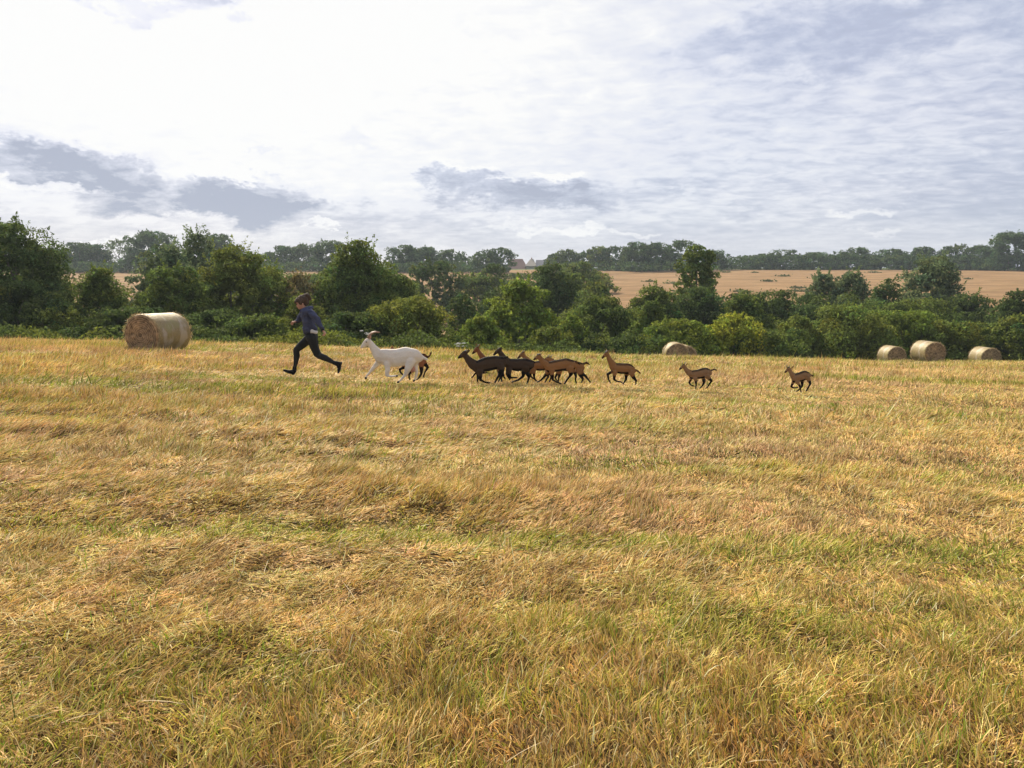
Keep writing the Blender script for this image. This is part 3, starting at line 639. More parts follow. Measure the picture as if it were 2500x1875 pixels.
def bale_meshes(Rr, L, seed, ns=120):
    rng = np.random.RandomState(seed); th = np.linspace(0, 2 * math.pi, ns, endpoint=False)
    def lump(thv, x): return 1 + .035 * (fbm(np.cos(thv) * 1.6 + 5, np.sin(thv) * 1.6 + x * 1.3 + seed, 3, 3) - .5)
    def flat(V):   # settled under its own weight
        z = V[:, 2]; V[:, 2] = np.where(z < -Rr * .86, -Rr * .86 + (z + Rr * .86) * .35, z); return V
    # profile from centre of one end over the barrel to the other end
    V, col = [], []; prof = []
    nr = 34
    for s in (-1, 1):
        rs = np.linspace(0.002, 1, nr) if s < 0 else np.linspace(1, 0.002, nr)
        for r in rs: prof.append((s, r))
    for s, r in prof:
        rad = Rr * r; edge = np.clip((r - .9) / .1, 0, 1); sp = np.sin(th * 1 + r * 62) * .5 + .5
        nz = fbm(np.cos(th) * r * 7 + 9, np.sin(th) * r * 7 + 9 + s * 5, 8, 4)
        x = s * (L / 2 - .07 * edge ** 2 + (sp * .018 + (nz - .5) * .05) * (1 - edge)); rr = rad * lump(th, x) * (1 - .015 * (s * s))
        V.append(np.stack([np.full(ns, 1.) * x, np.cos(th) * rr, np.sin(th) * rr], 1))
        f = np.clip(.45 + .60 * sp * 1.0 + (nz - .5) * 1.4, .15, 1.5)[:, None]; c = np.array([.40, .275, .145]) * f
        if r < .1: c = c * .5
        c = c * (1 - .15 * edge) + np.array([.5, .34, .17]) * .25 * edge; col.append(c)
    V = flat(np.concatenate(V)); col = np.concatenate(col); k = len(prof)
    i = (np.arange(k - 1)[:, None] * ns + np.arange(ns)[None]).ravel(); j = (np.arange(k - 1)[:, None] * ns + (np.arange(ns)[None] + 1) % ns).ravel()
    core = (V, np.stack([i, j, j + ns, i + ns], 1), col)
    xs = np.linspace(-L / 2 + .045, L / 2 - .045, 26); V = []
    for q, x in enumerate(xs):
        e = .012 if 0 < q < len(xs) - 1 else -.01
        rr = Rr * lump(th, x) + e + .018 * (fbm(th * 3, np.full(ns, x * 6.), 9, 3) - .5); V.append(np.stack([np.full(ns, x), np.cos(th) * rr, np.sin(th) * rr], 1))
    V = flat(np.concatenate(V)); k = len(xs)
    i = (np.arange(k - 1)[:, None] * ns + np.arange(ns)[None]).ravel(); j = (np.arange(k - 1)[:, None] * ns + (np.arange(ns)[None] + 1) % ns).ravel()
    net = (V, np.stack([i, j, j + ns, i + ns], 1))
    # loose straw standing off the rims and the end face
    n = 900; s = np.where(rng.rand(n) < .5, -1, 1); a = rng.uniform(0, 2 * math.pi, n); rim = rng.rand(n) < .7
    r = np.where(rim, Rr * rng.uniform(.97, 1.01, n), Rr * np.sqrt(rng.rand(n))); x = s * (L / 2 - rng.uniform(0, .1, n) * rim)
    P = np.stack([x, np.cos(a) * r, np.sin(a) * r], 1); tang = np.stack([np.zeros(n), -np.sin(a), np.cos(a)], 1) * rng.choice([-1, 1], n)[:, None]
    rad = np.stack([np.zeros(n), np.cos(a), np.sin(a)], 1); D = tang + rad * np.where(rim, .35, 0)[:, None] + rng.normal(0, .3, (n, 3)); D[:, 0] += s * .25; D /= np.linalg.norm(D, axis=1, keepdims=True)
    ln = rng.uniform(.05, .16, n); W = np.cross(D, rng.normal(size=(n, 3))); W /= np.linalg.norm(W, axis=1, keepdims=True); W *= .004
    P2 = P + D * ln[:, None]; Vs = np.stack([P - W, P + W, P2 + W * .5, P2 - W * .5], 1).reshape(-1, 3)
    cs = np.repeat(np.array([.55, .42, .22]) * rng.uniform(.7, 1.3, (n, 1)), 4, 0)
    return core, net, (Vs, np.arange(4 * n).reshape(-1, 4), cs)

def bale(cx, topy, Y, th, Rr, L, seed, label, solve=False, src=None):
    """cx = column of the visible end face, th = compass bearing of that face"""
    th = R(th); ax = np.array([math.sin(th), math.cos(th)])
    def place(Y):
        fx = at(cx, 800, Y); c = np.array([fx[0], fx[1]]) - ax * L / 2; return c, g1(c[0], c[1]) + Rr * .9 - .03
    if solve:
        best = min(np.arange(Y - 6, Y + 8, .1), key=lambda q: abs((lambda c, z: (KH - (z + Rr - CH) / c[1] * F) - topy)(*place(q))) + .2 * abs(q - Y))
        Y = best
    c, z = place(Y); root = empty('hay_bale', (c[0], c[1], z), label, 'hay bale', 'round hay bales on the fields'); root.rotation_euler = (0, 0, R(90) - th)
    if src:
        for ch in src.children:
            d = ch.copy(); COL.objects.link(d); d.parent = root
        k = Rr / src['_r']; root.scale = (L / src['_l'], k, k); return root
    core, net, st = bale_meshes(Rr, L, seed)
    mesh_obj('hay_roll', core[0], core[1], M_HAY, root, col=core[2], smooth=True); mesh_obj('net_wrap', *net, M_NET, root, smooth=True)
    mesh_obj('loose_straw', st[0], st[1], M_GRASS, root, col=st[2]); root['_r'] = Rr; root['_l'] = L
    print('bale', cx, 'Y', round(Y, 1), 'z', round(z, 2)); return root
bale(342, 759, 24, 194, .635, 1.62, 1, 'large round hay bale on the left, its spiral end facing the camera')
b2 = bale(2289, 838, 43.5, 176, .63, 1.5, 2, 'fully visible round hay bale standing in the middle of the three on the right')
bale(1657, 836, 40, 181, .64, 1.25, 3, 'front bale of the overlapping pair, pale net edge on its left side', True, b2)
bale(1678, 842, 42.5, 181, .60, 1.25, 4, 'rear bale of the overlapping pair, mostly hidden behind the front one', True, b2)
bale(2195, 844, 51, 178, .60, 1.3, 5, 'leftmost and smallest of the three right hay bales, half hidden by the rise', True, b2)
bale(2427, 847, 47, 180, .63, 1.4, 6, 'rightmost round hay bale, its lower part hidden behind the rise', True, b2)
for px, lb in ((651, 'left one of two tiny pale bales on the distant field above the runner'), (679, 'right one of two tiny pale bales on the distant field above the runner')):
    bale(px, 646, 250, 150, .75, 1.4, 7, lb, False, b2)
for o in COL.objects:
    for k in ('_r', '_l'):
        if k in o: del o[k]

# ------------------------------------------------------------------ far buildings
def flat_mat(name, a, b_, sc=3.0, stretch=(1, 1, 1), rough=.85):
    m, t, b = mat(name); p = t.new('ShaderNodeTexCoord').outputs['Object']
    t.put(b.inputs['Base Color'], t.mix(t.noise(t.mapping(p, stretch), sc, 5, .65), (*a, 1), (*b_, 1))); b.inputs['Roughness'].default_value = rough; return m
M_TILE = flat_mat('clay_tiles', (.16, .095, .075), (.26, .16, .125), 2.5, (1, 1, 3)); M_OLD = flat_mat('weathered_tiles', (.17, .155, .135), (.26, .24, .205), 2.5, (1, 1, 3))
M_SLATE = flat_mat('slate', (.07, .075, .10), (.13, .14, .17), 2.5, (1, 1, 3)); M_WALL = flat_mat('render', (.50, .47, .38), (.66, .63, .53), .7); M_DARK = flat_mat('dark_glass', (.02, .025, .03), (.04, .04, .05)); M_BRICK = flat_mat('brick', (.22, .10, .07), (.3, .15, .1), 6)
M_TIN = flat_mat('grey_sheet', (.13, .13, .14), (.22, .21, .21), 1.2, (6, 1, 1))
def box(name, a, b, m, parent):
    x0, y0, z0 = a; x1, y1, z1 = b; V = [(x0, y0, z0), (x1, y0, z0), (x1, y1, z0), (x0, y1, z0), (x0, y0, z1), (x1, y0, z1), (x1, y1, z1), (x0, y1, z1)]
    return mesh_obj(name, V, [[0, 3, 2, 1], [4, 5, 6, 7], [0, 1, 5, 4], [1, 2, 6, 5], [2, 3, 7, 6], [3, 0, 4, 7]], m, parent)
def roof(name, x0, x1, y0, y1, ze, zr, hipl, hipr, m, parent):
    """ridge along x; hipl/hipr = how far the ridge stops short of each end"""
    ym = (y0 + y1) / 2; t = .25; V = [(x0, y0, ze), (x1, y0, ze), (x1, y1, ze), (x0, y1, ze), (x0 + hipl, ym, zr), (x1 - hipr, ym, zr)]
    me = bpy.data.meshes.new(name); V2 = V + [(a, b, c - t) for a, b, c in V[:4]]
    me.from_pydata(V2, [], [[0, 1, 5, 4], [2, 3, 4, 5], [1, 2, 5], [3, 0, 4], [6, 7, 1, 0], [7, 8, 2, 1], [8, 9, 3, 2], [9, 6, 0, 3], [9, 8, 7, 6]]); me.materials.append(m)
    o = bpy.data.objects.new(name, me); COL.objects.link(o); o.parent = parent; return o
def build_buildings():
    Y = 300.; k = Y / F; p = at(1290, 660, Y); z0 = g1(p[0], Y) - .5
    root = empty('farmhouse', (p[0], Y, z0), 'farmhouse with red brown tiled roof and pale hipped wing between the far trees', 'house')
    zz = lambda py: at(1290, py, Y)[2] - z0; xx = lambda px: (px - 1290) * k
    ze, zr = zz(656), zz(631)
    box('wall', (xx(1240), 0, 0), (xx(1302), 9, ze), M_WALL, root); r = roof('roof', xx(1238), xx(1290), -.6, 9.6, ze - .1, zr, 0.5, 2.2, M_TILE, root); tag(r, 'red brown tiled roof')
    box('wall', (xx(1284) + .1, -2.2, 0), (xx(1306), 7, zz(650)), M_WALL, root); r = roof('roof', xx(1281), xx(1309), -3.0, 7.5, zz(650), zr - .15, 2.2, 1.0, M_OLD, root); tag(r, 'pale weathered hipped roof')
    box('wall', (xx(1306) + .1, 1.5, 0), (xx(1332), 9.5, zz(650)), M_WALL, root); r = roof('roof', xx(1306) + .2, xx(1334), .8, 10, zz(650) - .1, zz(633.5), 0.3, .8, M_SLATE, root); tag(r, 'dark slate roof')
    c = box('chimney', (xx(1297), 2.2, zr - 1.2), (xx(1299.5), 2.9, zr + .45), M_BRICK, root)
    for px in (1266, 1275, 1285):
        w = box('window', (xx(px), -.05, zz(664)), (xx(px + 3), .04, zz(659)), M_DARK, root)
    for a, b, pt, pe, Yb, lb in ((594, 622, 617.5, 634, 310, 'long low grey barn, left section behind the trees left of the runner'), (621, 656, 619.5, 636, 318, 'long low grey barn, right section behind the trees left of the runner'),
                                 (134, 176, 619, 638, 305, 'barn with brownish roof between the left edge tree and the first far clump')):
        p = at(a, 640, Yb); k2 = Yb / F; W = (b - a) * k2; z0 = g1(p[0], Yb) - .3; ze, zr = at(a, pe, Yb)[2] - z0, at(a, pt, Yb)[2] - z0
        root = empty('barn', (p[0], Yb, z0), lb, 'barn', 'barns on the hill'); box('wall', (0, 0, 0), (W, 12, ze), M_TIN, root); roof('roof', -.5, W + .5, -.6, 12.6, ze - .05, zr, .6, .6, M_TIN if a > 300 else M_TILE, root)
        box('door', (W * .4, -.06, 0), (W * .6, .03, ze * .8), M_DARK, root)
build_buildings()

# ------------------------------------------------------------------ figures: overlapping tapered forms grown into one skin
_u = np.array([[math.cos(a) * math.cos(b), math.sin(a) * math.cos(b), math.sin(b)] for b in (-1.1, -.55, 0, .55, 1.1) for a in np.linspace(0, 2 * math.pi, 10, endpoint=False)] + [[0, 0, 1], [0, 0, -1]])
class Fig:
    def __init__(s, crop, sc, Y, root_px, name, cat, label, group=None, ground=None):
        s.cx, s.cy = crop; s.sc = sc; s.Y = Y; s.k = Y / F / sc * 1.0
        p = at(s.cx + root_px / sc, 900, Y); gx = p[0]; s.loc = np.array([gx, Y, g1(gx, Y, True)])
        s.root = empty(name, tuple(s.loc), label, cat, group)
    def J(s, x, y, dy=0.0):
        return at(s.cx + x / s.sc, s.cy + y / s.sc, s.Y) - s.loc + np.array([0, dy, 0])
    def chain(s, pts, lat=1.0, dy=0.0, tagv=0, rs=1.0):
        """pts = (x, y, r) or (x, y, r, sideways offset in metres)"""
        q = [(s.J(p[0], p[1], (p[3] if len(p) > 3 else dy)), p[2] * s.k * rs, lat, tagv) for p in pts]
        return [(q[i], q[i + 1]) for i in range(len(q) - 1)] if len(q) > 1 else [(q[0], q[0])]
def hull(bm, a, b):
    vs = []
    for p, r, lat, _ in ((a, b) if a is not b else (a,)):
        for u in _u: vs.append(bm.verts.new(p + u * np.array([r, r * lat, r])))
    res = bmesh.ops.convex_hull(bm, input=vs); 
    bad = [v for v in vs if v.is_valid and not v.link_faces]
    if bad: bmesh.ops.delete(bm, geom=bad, context='VERTS')
def skin(name, segs, voxel, it, mat_, parent, colf=None, disp=None, sf=.5):
    bm = bmesh.new()
    for a, b in segs: hull(bm, a, b)
    me = bpy.data.meshes.new('t'); bm.to_mesh(me); bm.free(); o = bpy.data.objects.new('t', me); COL.objects.link(o)
    r = o.modifiers.new('r', 'REMESH'); r.mode = 'VOXEL'; r.voxel_size = voxel
    if it: m = o.modifiers.new('s', 'SMOOTH'); m.factor = sf; m.iterations = it
    dg = bpy.context.evaluated_depsgraph_get(); me2 = bpy.data.meshes.new_from_object(o.evaluated_get(dg)); bpy.data.objects.remove(o); bpy.data.meshes.remove(me)
    n = len(me2.vertices); co = np.empty(n * 3, np.float32); me2.vertices.foreach_get('co', co); co = co.reshape(-1, 3).astype(float)
    no = np.empty(n * 3, np.float32); me2.vertices.foreach_get('normal', no); no = no.reshape(-1, 3)
    if disp is not None: co = co + no * disp(co)[:, None]; me2.vertices.foreach_set('co', co.astype(np.float32).ravel())
    if colf is not None:
        best = np.full(n, 1e9); tg = np.zeros(n, int); par = np.zeros(n)
        for a, b in segs:
            d = b[0] - a[0]; L2 = max((d * d).sum(), 1e-9); t = np.clip(((co - a[0]) @ d) / L2, 0, 1); rr = a[1] + (b[1] - a[1]) * t; q = co - (a[0] + t[:, None] * d); q[:, 1] /= a[2]
            dd = np.linalg.norm(q, axis=1) / rr; sel = dd < best; best[sel] = dd[sel]; tg[sel] = (b if True else a)[3]; par[sel] = t[sel]
        c = np.ones((n, 4), np.float32); c[:, :3] = colf(co, no, tg, par); at_ = me2.color_attributes.new('tint', 'FLOAT_COLOR', 'POINT'); at_.data.foreach_set('color', c.ravel())
    me2.polygons.foreach_set('use_smooth', np.ones(len(me2.polygons), bool)); me2.materials.clear(); me2.materials.append(mat_); me2.name = name
    o = bpy.data.objects.new(name, me2); COL.objects.link(o); o.parent = parent; return o

def fur_mat(name, bump=.006, rough=.75):
    m, t, b = mat(name); a = t.new('ShaderNodeAttribute', attribute_name='tint').outputs['Color']; p = t.new('ShaderNodeTexCoord').outputs['Object']
    n = t.noise(t.mapping(p, (18, 50, 60)), 1.5, 5, .7); t.put(b.inputs['Base Color'], t.mix(1.0, a, t.mix(n, (.72, .72, .72, 1), (1.22, 1.22, 1.22, 1)), 'MULTIPLY')); b.inputs['Roughness'].default_value = rough
    b.inputs['Specular IOR Level'].default_value = .15
    bp = t.new('ShaderNodeBump'); bp.inputs['Strength'].default_value = .8; bp.inputs['Distance'].default_value = bump; t.put(bp.inputs['Height'], n); t.l.new(bp.outputs[0], b.inputs['Normal']); return m
def plain(name, c, rough=.6, spec=.4):
    m, t, b = mat(name); b.inputs['Base Color'].default_value = (*c, 1); b.inputs['Roughness'].default_value = rough; b.inputs['Specular IOR Level'].default_value = spec; return m
M_FUR = fur_mat('goat_coat'); M_HORN = flat_mat('horn', (.24, .14, .09), (.42, .28, .19), 14, (1, 1, 5), .5); M_HORNG = flat_mat('grey_horn', (.09, .08, .075), (.22, .20, .18), 14, (1, 1, 5), .5)
M_HOOF = plain('hoof', (.015, .012, .010), .5); M_EYE = plain('eye', (.012, .010, .008), .15, .6); M_UDDER = flat_mat('udder_skin', (.42, .20, .14), (.55, .29, .21), 6)

# tags: 0 torso, 1 neck, 2 head, 3 muzzle, 4 upper leg, 5 lower leg, 6 tail
def goat_colour(base, black, torso_top=.93):
    base = np.array(base); black = np.array(black)
    def f(co, no, tg, par):
        c = np.tile(base, (len(co), 1)) * (1 + .22 * (fbm(co[:, 0] * 6, co[:, 2] * 6, 77, 3) - .5))[:, None]
        def to_black(w): nonlocal c; c = c * (1 - w[:, None]) + black * w[:, None]
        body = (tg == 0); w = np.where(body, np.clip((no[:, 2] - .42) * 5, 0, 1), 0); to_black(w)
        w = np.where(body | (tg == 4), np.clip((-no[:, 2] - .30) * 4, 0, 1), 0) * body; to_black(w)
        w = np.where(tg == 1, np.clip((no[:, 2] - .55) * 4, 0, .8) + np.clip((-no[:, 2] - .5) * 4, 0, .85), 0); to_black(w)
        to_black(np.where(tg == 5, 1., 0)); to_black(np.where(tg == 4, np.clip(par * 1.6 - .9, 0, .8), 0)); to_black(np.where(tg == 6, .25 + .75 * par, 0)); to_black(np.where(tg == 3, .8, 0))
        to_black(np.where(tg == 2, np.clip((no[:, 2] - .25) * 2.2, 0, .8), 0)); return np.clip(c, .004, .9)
    return f
def white_colour(co, no, tg, par):
    c = np.tile(np.array([.80, .73, .62]), (len(co), 1)) * (1 + .10 * (fbm(co[:, 0] * 5, co[:, 2] * 5, 78, 3) - .5))[:, None]
    w = np.clip((fbm(co[:, 0] * 2.3 + 3, co[:, 2] * 3, 79, 3) - .55) * 3, 0, .35)[:, None]; c = c * (1 - w) + np.array([.62, .50, .36]) * w
    w = np.where(tg == 3, .35 * np.clip(-no[:, 0], 0, 1), 0)[:, None]; return c * (1 - w) + np.array([.5, .36, .3]) * w

def goat(crop, sc, Y, root_px, label, colf, torso, neck, head, legs, tail=None, ears=(), horns=(), hornmat=None, eye=None, lat=.60, voxel=None, earf=None, gname='goat', group='goats running across the field behind the runner', extra=None):
    g = Fig(crop, sc, Y, root_px, gname, 'goat', label, group); k = g.k; S = []
    mx = max(t[2] for t in torso) * k; off = mx * .34
    S += g.chain(torso, lat, 0, 0); S += g.chain(neck, .62, 0, 1); S += g.chain(head[1:], .72, 0, 2); S += g.chain(head[:2], .72, 0, 3)
    hooves = []
    for i, lg in enumerate(legs):
        dy = (-off if lg[0] == 'n' else off); P = lg[1]
        S += g.chain([(P[0][0], P[0][1], P[0][2] * .85), P[1]], .62, dy, 4); S += g.chain(P[1:-1], .85, dy, 5 if True else 4)
        a = P[-2]; b = P[-1]; S += g.chain([a, b], .85, dy, 5); hooves.append((a, b, dy))
    if tail: S += g.chain(tail, .7, 0, 6)
    v = voxel or max(.007, mx * .055)
    skin('body', S, v, 4, M_FUR, g.root, colf, lambda co: .05 * mx * (fbm(co[:, 0] / mx * 2.2, co[:, 2] / mx * 3 + co[:, 1] / mx, 31, 3) - .5))
    for a, b, dy in hooves:
        d = np.array([b[0] - a[0], b[1] - a[1]], float); d /= max(np.hypot(*d), 1e-6); r = b[2]
        skin('hoof', g.chain([(b[0] + d[0] * r * .3, b[1] + d[1] * r * .3, r * .95), (b[0] + d[0] * r * .9 - r * .25, b[1] + d[1] * r * .9, r * 1.05)], .9, dy), r * k * .35, 1, M_HOOF, g.root)
    for e in ears:
        dy = e[3] if len(e) > 3 else -.03; (x0, y0), (x1, y1), r = e[0], e[1], e[2]; xm, ym = x0 * .5 + x1 * .5, y0 * .5 + y1 * .5
        S = g.chain([(x0, y0, r * .55), (xm, ym, r), (x1, y1, r * .3)], .35, dy, 2); skin('ear', S, r * k * .22, 1, M_FUR, g.root, earf or colf)
    for h in horns:
        path = [g.J(x, y, h[1] * (1 + .6 * i / len(h[0]))) for i, (x, y, r) in enumerate(h[0])]; V, Fc = tube(path, [r * k for x, y, r in h[0]], 9); mesh_obj('horn', V, Fc, hornmat or M_HORNG, g.root, smooth=True)
    if eye:
        for sgn in (-1, 1):
            rr = eye[2]; skin('eye', g.chain([(eye[0], eye[1], rr)], 1, sgn * eye[3]), rr * k * .3, 0, M_EYE, g.root)
    if extra: extra(g)
    return g
DARK = goat_colour((.062, .040, .024), (.006, .005, .004)); MID = goat_colour((.285, .140, .052), (.006, .005, .004)); RED = goat_colour((.24, .095, .04), (.008, .005, .004)); TAN = goat_colour((.275, .158, .075), (.006, .005, .004))

def udder(g):
    skin('udder', g.chain([(1345, 1060, 60), (1365, 1130, 58), (1350, 1175, 34)], .9, 0), .010, 2, M_UDDER, g.root)
W = (860, 780); WS = 9.218
goat(W, WS, 14.5, 950, 'large white goat with curved horns running right behind the runner', white_colour,
     [(610, 860, 105), (700, 838, 182), (860, 862, 205), (1010, 868, 210), (1200, 818, 206), (1390, 830, 176), (1490, 860, 110)],
     [(390, 525, 74), (470, 625, 82), (550, 740, 116), (640, 850, 145)], [(208, 628, 33), (275, 565, 60), (355, 500, 88)],
     [('f', [(590, 960, 90), (470, 1090, 46), (395, 1185, 34), (320, 1270, 27), (305, 1305, 28)]),
      ('n', [(800, 1000, 100), (810, 1120, 62), (785, 1245, 40), (870, 1272, 26), (960, 1262, 26), (1000, 1262, 27)]),
      ('n', [(1330, 930, 135), (1270, 1080, 85), (1215, 1220, 46), (1120, 1330, 30), (1062, 1385, 27)]),
      ('f', [(1400, 950, 110), (1400, 1090, 70), (1440, 1190, 40), (1418, 1300, 28), (1392, 1365, 26)])],
     tail=[(1500, 790, 45), (1580, 850, 42), (1650, 885, 34), (1715, 915, 14)],
     ears=[((405, 440), (432, 345), 22, -.045), ((400, 430), (395, 350), 20, .05)],
     horns=[([(362, 410, 30), (400, 345, 26), (455, 300, 21), (530, 282, 16), (635, 292, 5)], -.022), ([(352, 405, 28), (388, 335, 24), (444, 290, 19), (516, 272, 15), (612, 280, 4)], .022)], hornmat=M_HORN,
     eye=(330, 502, 15, .062), extra=udder, voxel=.013, earf=lambda co, no, tg, par: np.tile(np.array([.50, .30, .21]), (len(co), 1)))
goat(W, WS, 15.5, 1300, 'red brown kid half hidden behind the large white goat', RED,
     [(1010, 830, 120), (1120, 835, 140), (1330, 845, 145), (1480, 880, 135), (1570, 935, 95)], [(900, 680, 50), (960, 750, 72), (1030, 810, 100)], [(800, 760, 24), (850, 720, 38), (900, 680, 48)],
     [('f', [(1090, 950, 70), (1180, 1075, 42), (1055, 1128, 27), (1090, 1210, 21), (1140, 1250, 20)]), ('n', [(1150, 950, 75), (1330, 1170, 40), (1290, 1220, 26), (1283, 1290, 20), (1295, 1318, 20)]),
      ('n', [(1555, 960, 95), (1565, 1090, 50), (1560, 1215, 28), (1510, 1300, 21), (1480, 1330, 20)]), ('f', [(1610, 970, 75), (1640, 1020, 48), (1700, 1080, 28), (1625, 1200, 20), (1603, 1275, 19)])],
     tail=[(1540, 800, 40), (1620, 800, 32), (1695, 850, 28), (1745, 815, 20), (1775, 745, 20)], ears=[((900, 660), (915, 595), 20, -.03), ((890, 660), (870, 610), 18, .03)], eye=(880, 700, 8, .035))

A = (1100, 820); AS = 10.055
goat(A, AS, 16.0, 950, 'dark brown goat leading the brown group, head low and stretched forward', DARK,
     [(640, 760, 120), (700, 755, 160), (900, 690, 188), (1100, 655, 178), (1220, 650, 150), (1290, 640, 95)], [(360, 480, 68), (440, 590, 88), (540, 690, 122), (640, 760, 140)], [(205, 532, 32), (280, 480, 56), (350, 430, 74)],
     [('n', [(720, 860, 100), (730, 1000, 52), (730, 1070, 34), (850, 1132, 25), (945, 1142, 25)]), ('f', [(660, 860, 80), (665, 960, 42), (664, 1060, 26), (660, 1110, 22), (660, 1140, 23)]),
      ('n', [(1220, 720, 115), (1255, 850, 62), (1180, 975, 36), (1140, 1040, 27), (1110, 1105, 25)]), ('f', [(1270, 740, 90), (1270, 880, 52), (1270, 970, 34), (1235, 1040, 25), (1255, 1095, 24)])],
     tail=[(1290, 560, 35), (1345, 530, 32), (1400, 520, 22)], ears=[((410, 420), (485, 335), 24, -.03), ((400, 400), (450, 330), 20, .04)], horns=[([(350, 372, 15), (385, 358, 12), (420, 350, 5)], -.02), ([(345, 370, 14), (375, 350, 11), (405, 338, 5)], .02)], eye=(330, 428, 9, .05))
goat(A, AS, 16.7, 900, 'slender reddish goat with upright ears behind the leading dark goat', RED,
     [(800, 640, 90), (860, 650, 125), (1020, 650, 135), (1150, 650, 130), (1220, 660, 90)], [(660, 330, 48), (720, 440, 55), (790, 540, 78), (850, 620, 95)], [(545, 432, 24), (600, 375, 42), (652, 310, 52)],
     [('f', [(820, 740, 70), (680, 880, 36), (600, 930, 27), (560, 985, 21), (540, 1008, 21)]), ('n', [(860, 740, 75), (800, 850, 36), (790, 900, 26), (840, 905, 20), (880, 898, 20)]),
      ('n', [(1170, 720, 90), (1190, 880, 44), (1240, 960, 27), (1210, 1040, 21), (1190, 1090, 20)]), ('f', [(1210, 730, 70), (1250, 880, 40), (1300, 960, 26), (1310, 1010, 20), (1330, 1040, 20)])],
     ears=[((690, 280), (732, 195), 19, -.03), ((640, 250), (622, 190), 16, .03)], horns=[([(660, 262, 12), (690, 225, 9), (705, 205, 4)], -.015)], eye=(625, 340, 8, .037))
goat(A, AS, 16.4, 1700, 'dark brown goat with its head raised above the back of the leading dark goat', DARK,
     [(1400, 680, 110), (1470, 700, 145), (1650, 715, 160), (1820, 700, 155), (1930, 710, 125), (1990, 720, 75)], [(1215, 400, 58), (1270, 500, 78), (1340, 600, 102), (1430, 680, 125)], [(1065, 462, 26), (1125, 400, 44), (1195, 350, 60)],
     [('n', [(1440, 820, 90), (1440, 950, 44), (1465, 1020, 29), (1540, 1018, 22), (1605, 1018, 23)]), ('f', [(1410, 830, 75), (1385, 940, 38), (1405, 1000, 26), (1430, 1040, 20), (1445, 1062, 21)]),
      ('n', [(1840, 780, 110), (1790, 900, 58), (1785, 980, 34), (1660, 1075, 26), (1545, 1118, 25)]), ('f', [(1900, 790, 100), (1880, 920, 54), (1925, 1020, 34), (1908, 1090, 26), (1893, 1148, 24)])],
     tail=[(1985, 660, 35), (2030, 640, 28), (2070, 660, 16)], ears=[((1230, 350), (1255, 262), 20, -.03), ((1220, 340), (1215, 280), 17, .03)], horns=[([(1165, 322, 14), (1195, 296, 11), (1225, 275, 4)], -.018)], eye=(1165, 360, 8, .042))
goat(A, AS, 16.9, 2050, 'brown goat whose horned head shows above the back of the middle dark goat', MID,
     [(1960, 700, 90), (2050, 740, 115), (2200, 730, 130), (2350, 720, 130), (2450, 730, 105), (2510, 740, 60)], [(1780, 470, 48), (1850, 560, 62), (1930, 640, 78), (2010, 700, 95)], [(1655, 545, 22), (1710, 490, 38), (1765, 445, 50)],
     [('n', [(2040, 840, 75), (2045, 940, 38), (2050, 1000, 26), (2070, 1060, 20), (2118, 1105, 20)]), ('f', [(2000, 840, 70), (1960, 950, 34), (1975, 1010, 24), (2040, 1050, 19), (2085, 1090, 19)]),
      ('n', [(2380, 810, 90), (2370, 920, 44), (2400, 1000, 27), (2350, 1070, 20), (2330, 1110, 20)]), ('f', [(2440, 820, 80), (2450, 930, 40), (2480, 1000, 26), (2450, 1070, 20), (2440, 1110, 20)])],
     ears=[((1800, 440), (1822, 375), 17, -.03), ((1790, 430), (1780, 368), 15, .03)], horns=[([(1750, 410, 12), (1775, 385, 9), (1795, 360, 4)], -.015), ([(1760, 400, 12), (1790, 375, 9), (1812, 352, 4)], .015)], eye=(1745, 455, 7, .036))
B = (1260, 840); BS = 11.06
goat(B, BS, 15.6, 1050, 'tawny goat with black belly running at the front right of the group', MID,
     [(830, 590, 110), (930, 620, 155), (1140, 580, 165), (1340, 545, 170), (1470, 560, 145), (1545, 590, 90)], [(640, 370, 60), (700, 440, 76), (780, 520, 102), (870, 600, 128)], [(480, 418, 27), (550, 370, 48), (622, 328, 64)],
     [('f', [(880, 700, 85), (800, 840, 46), (750, 900, 35), (685, 972, 26), (618, 1012, 24)]), ('n', [(960, 720, 90), (975, 850, 48), (985, 955, 31), (1095, 1020, 24), (1190, 1055, 24)]),
      ('n', [(1450, 650, 125), (1480, 790, 60), (1455, 850, 36), (1375, 950, 28), (1322, 1035, 25)]), ('f', [(1530, 650, 95), (1600, 790, 48), (1625, 880, 32), (1605, 960, 25), (1628, 1035, 23)])],
     tail=[(1540, 470, 38), (1620, 485, 34), (1690, 515, 30), (1715, 550, 16)], ears=[((660, 310), (700, 375), 18, -.04), ((650, 300), (700, 260), 14, .04)], horns=[([(575, 290, 14), (620, 262, 11), (675, 240, 5)], -.018), ([(560, 284, 13), (585, 268, 9), (600, 258, 4)], .018)], eye=(585, 340, 8, .044))
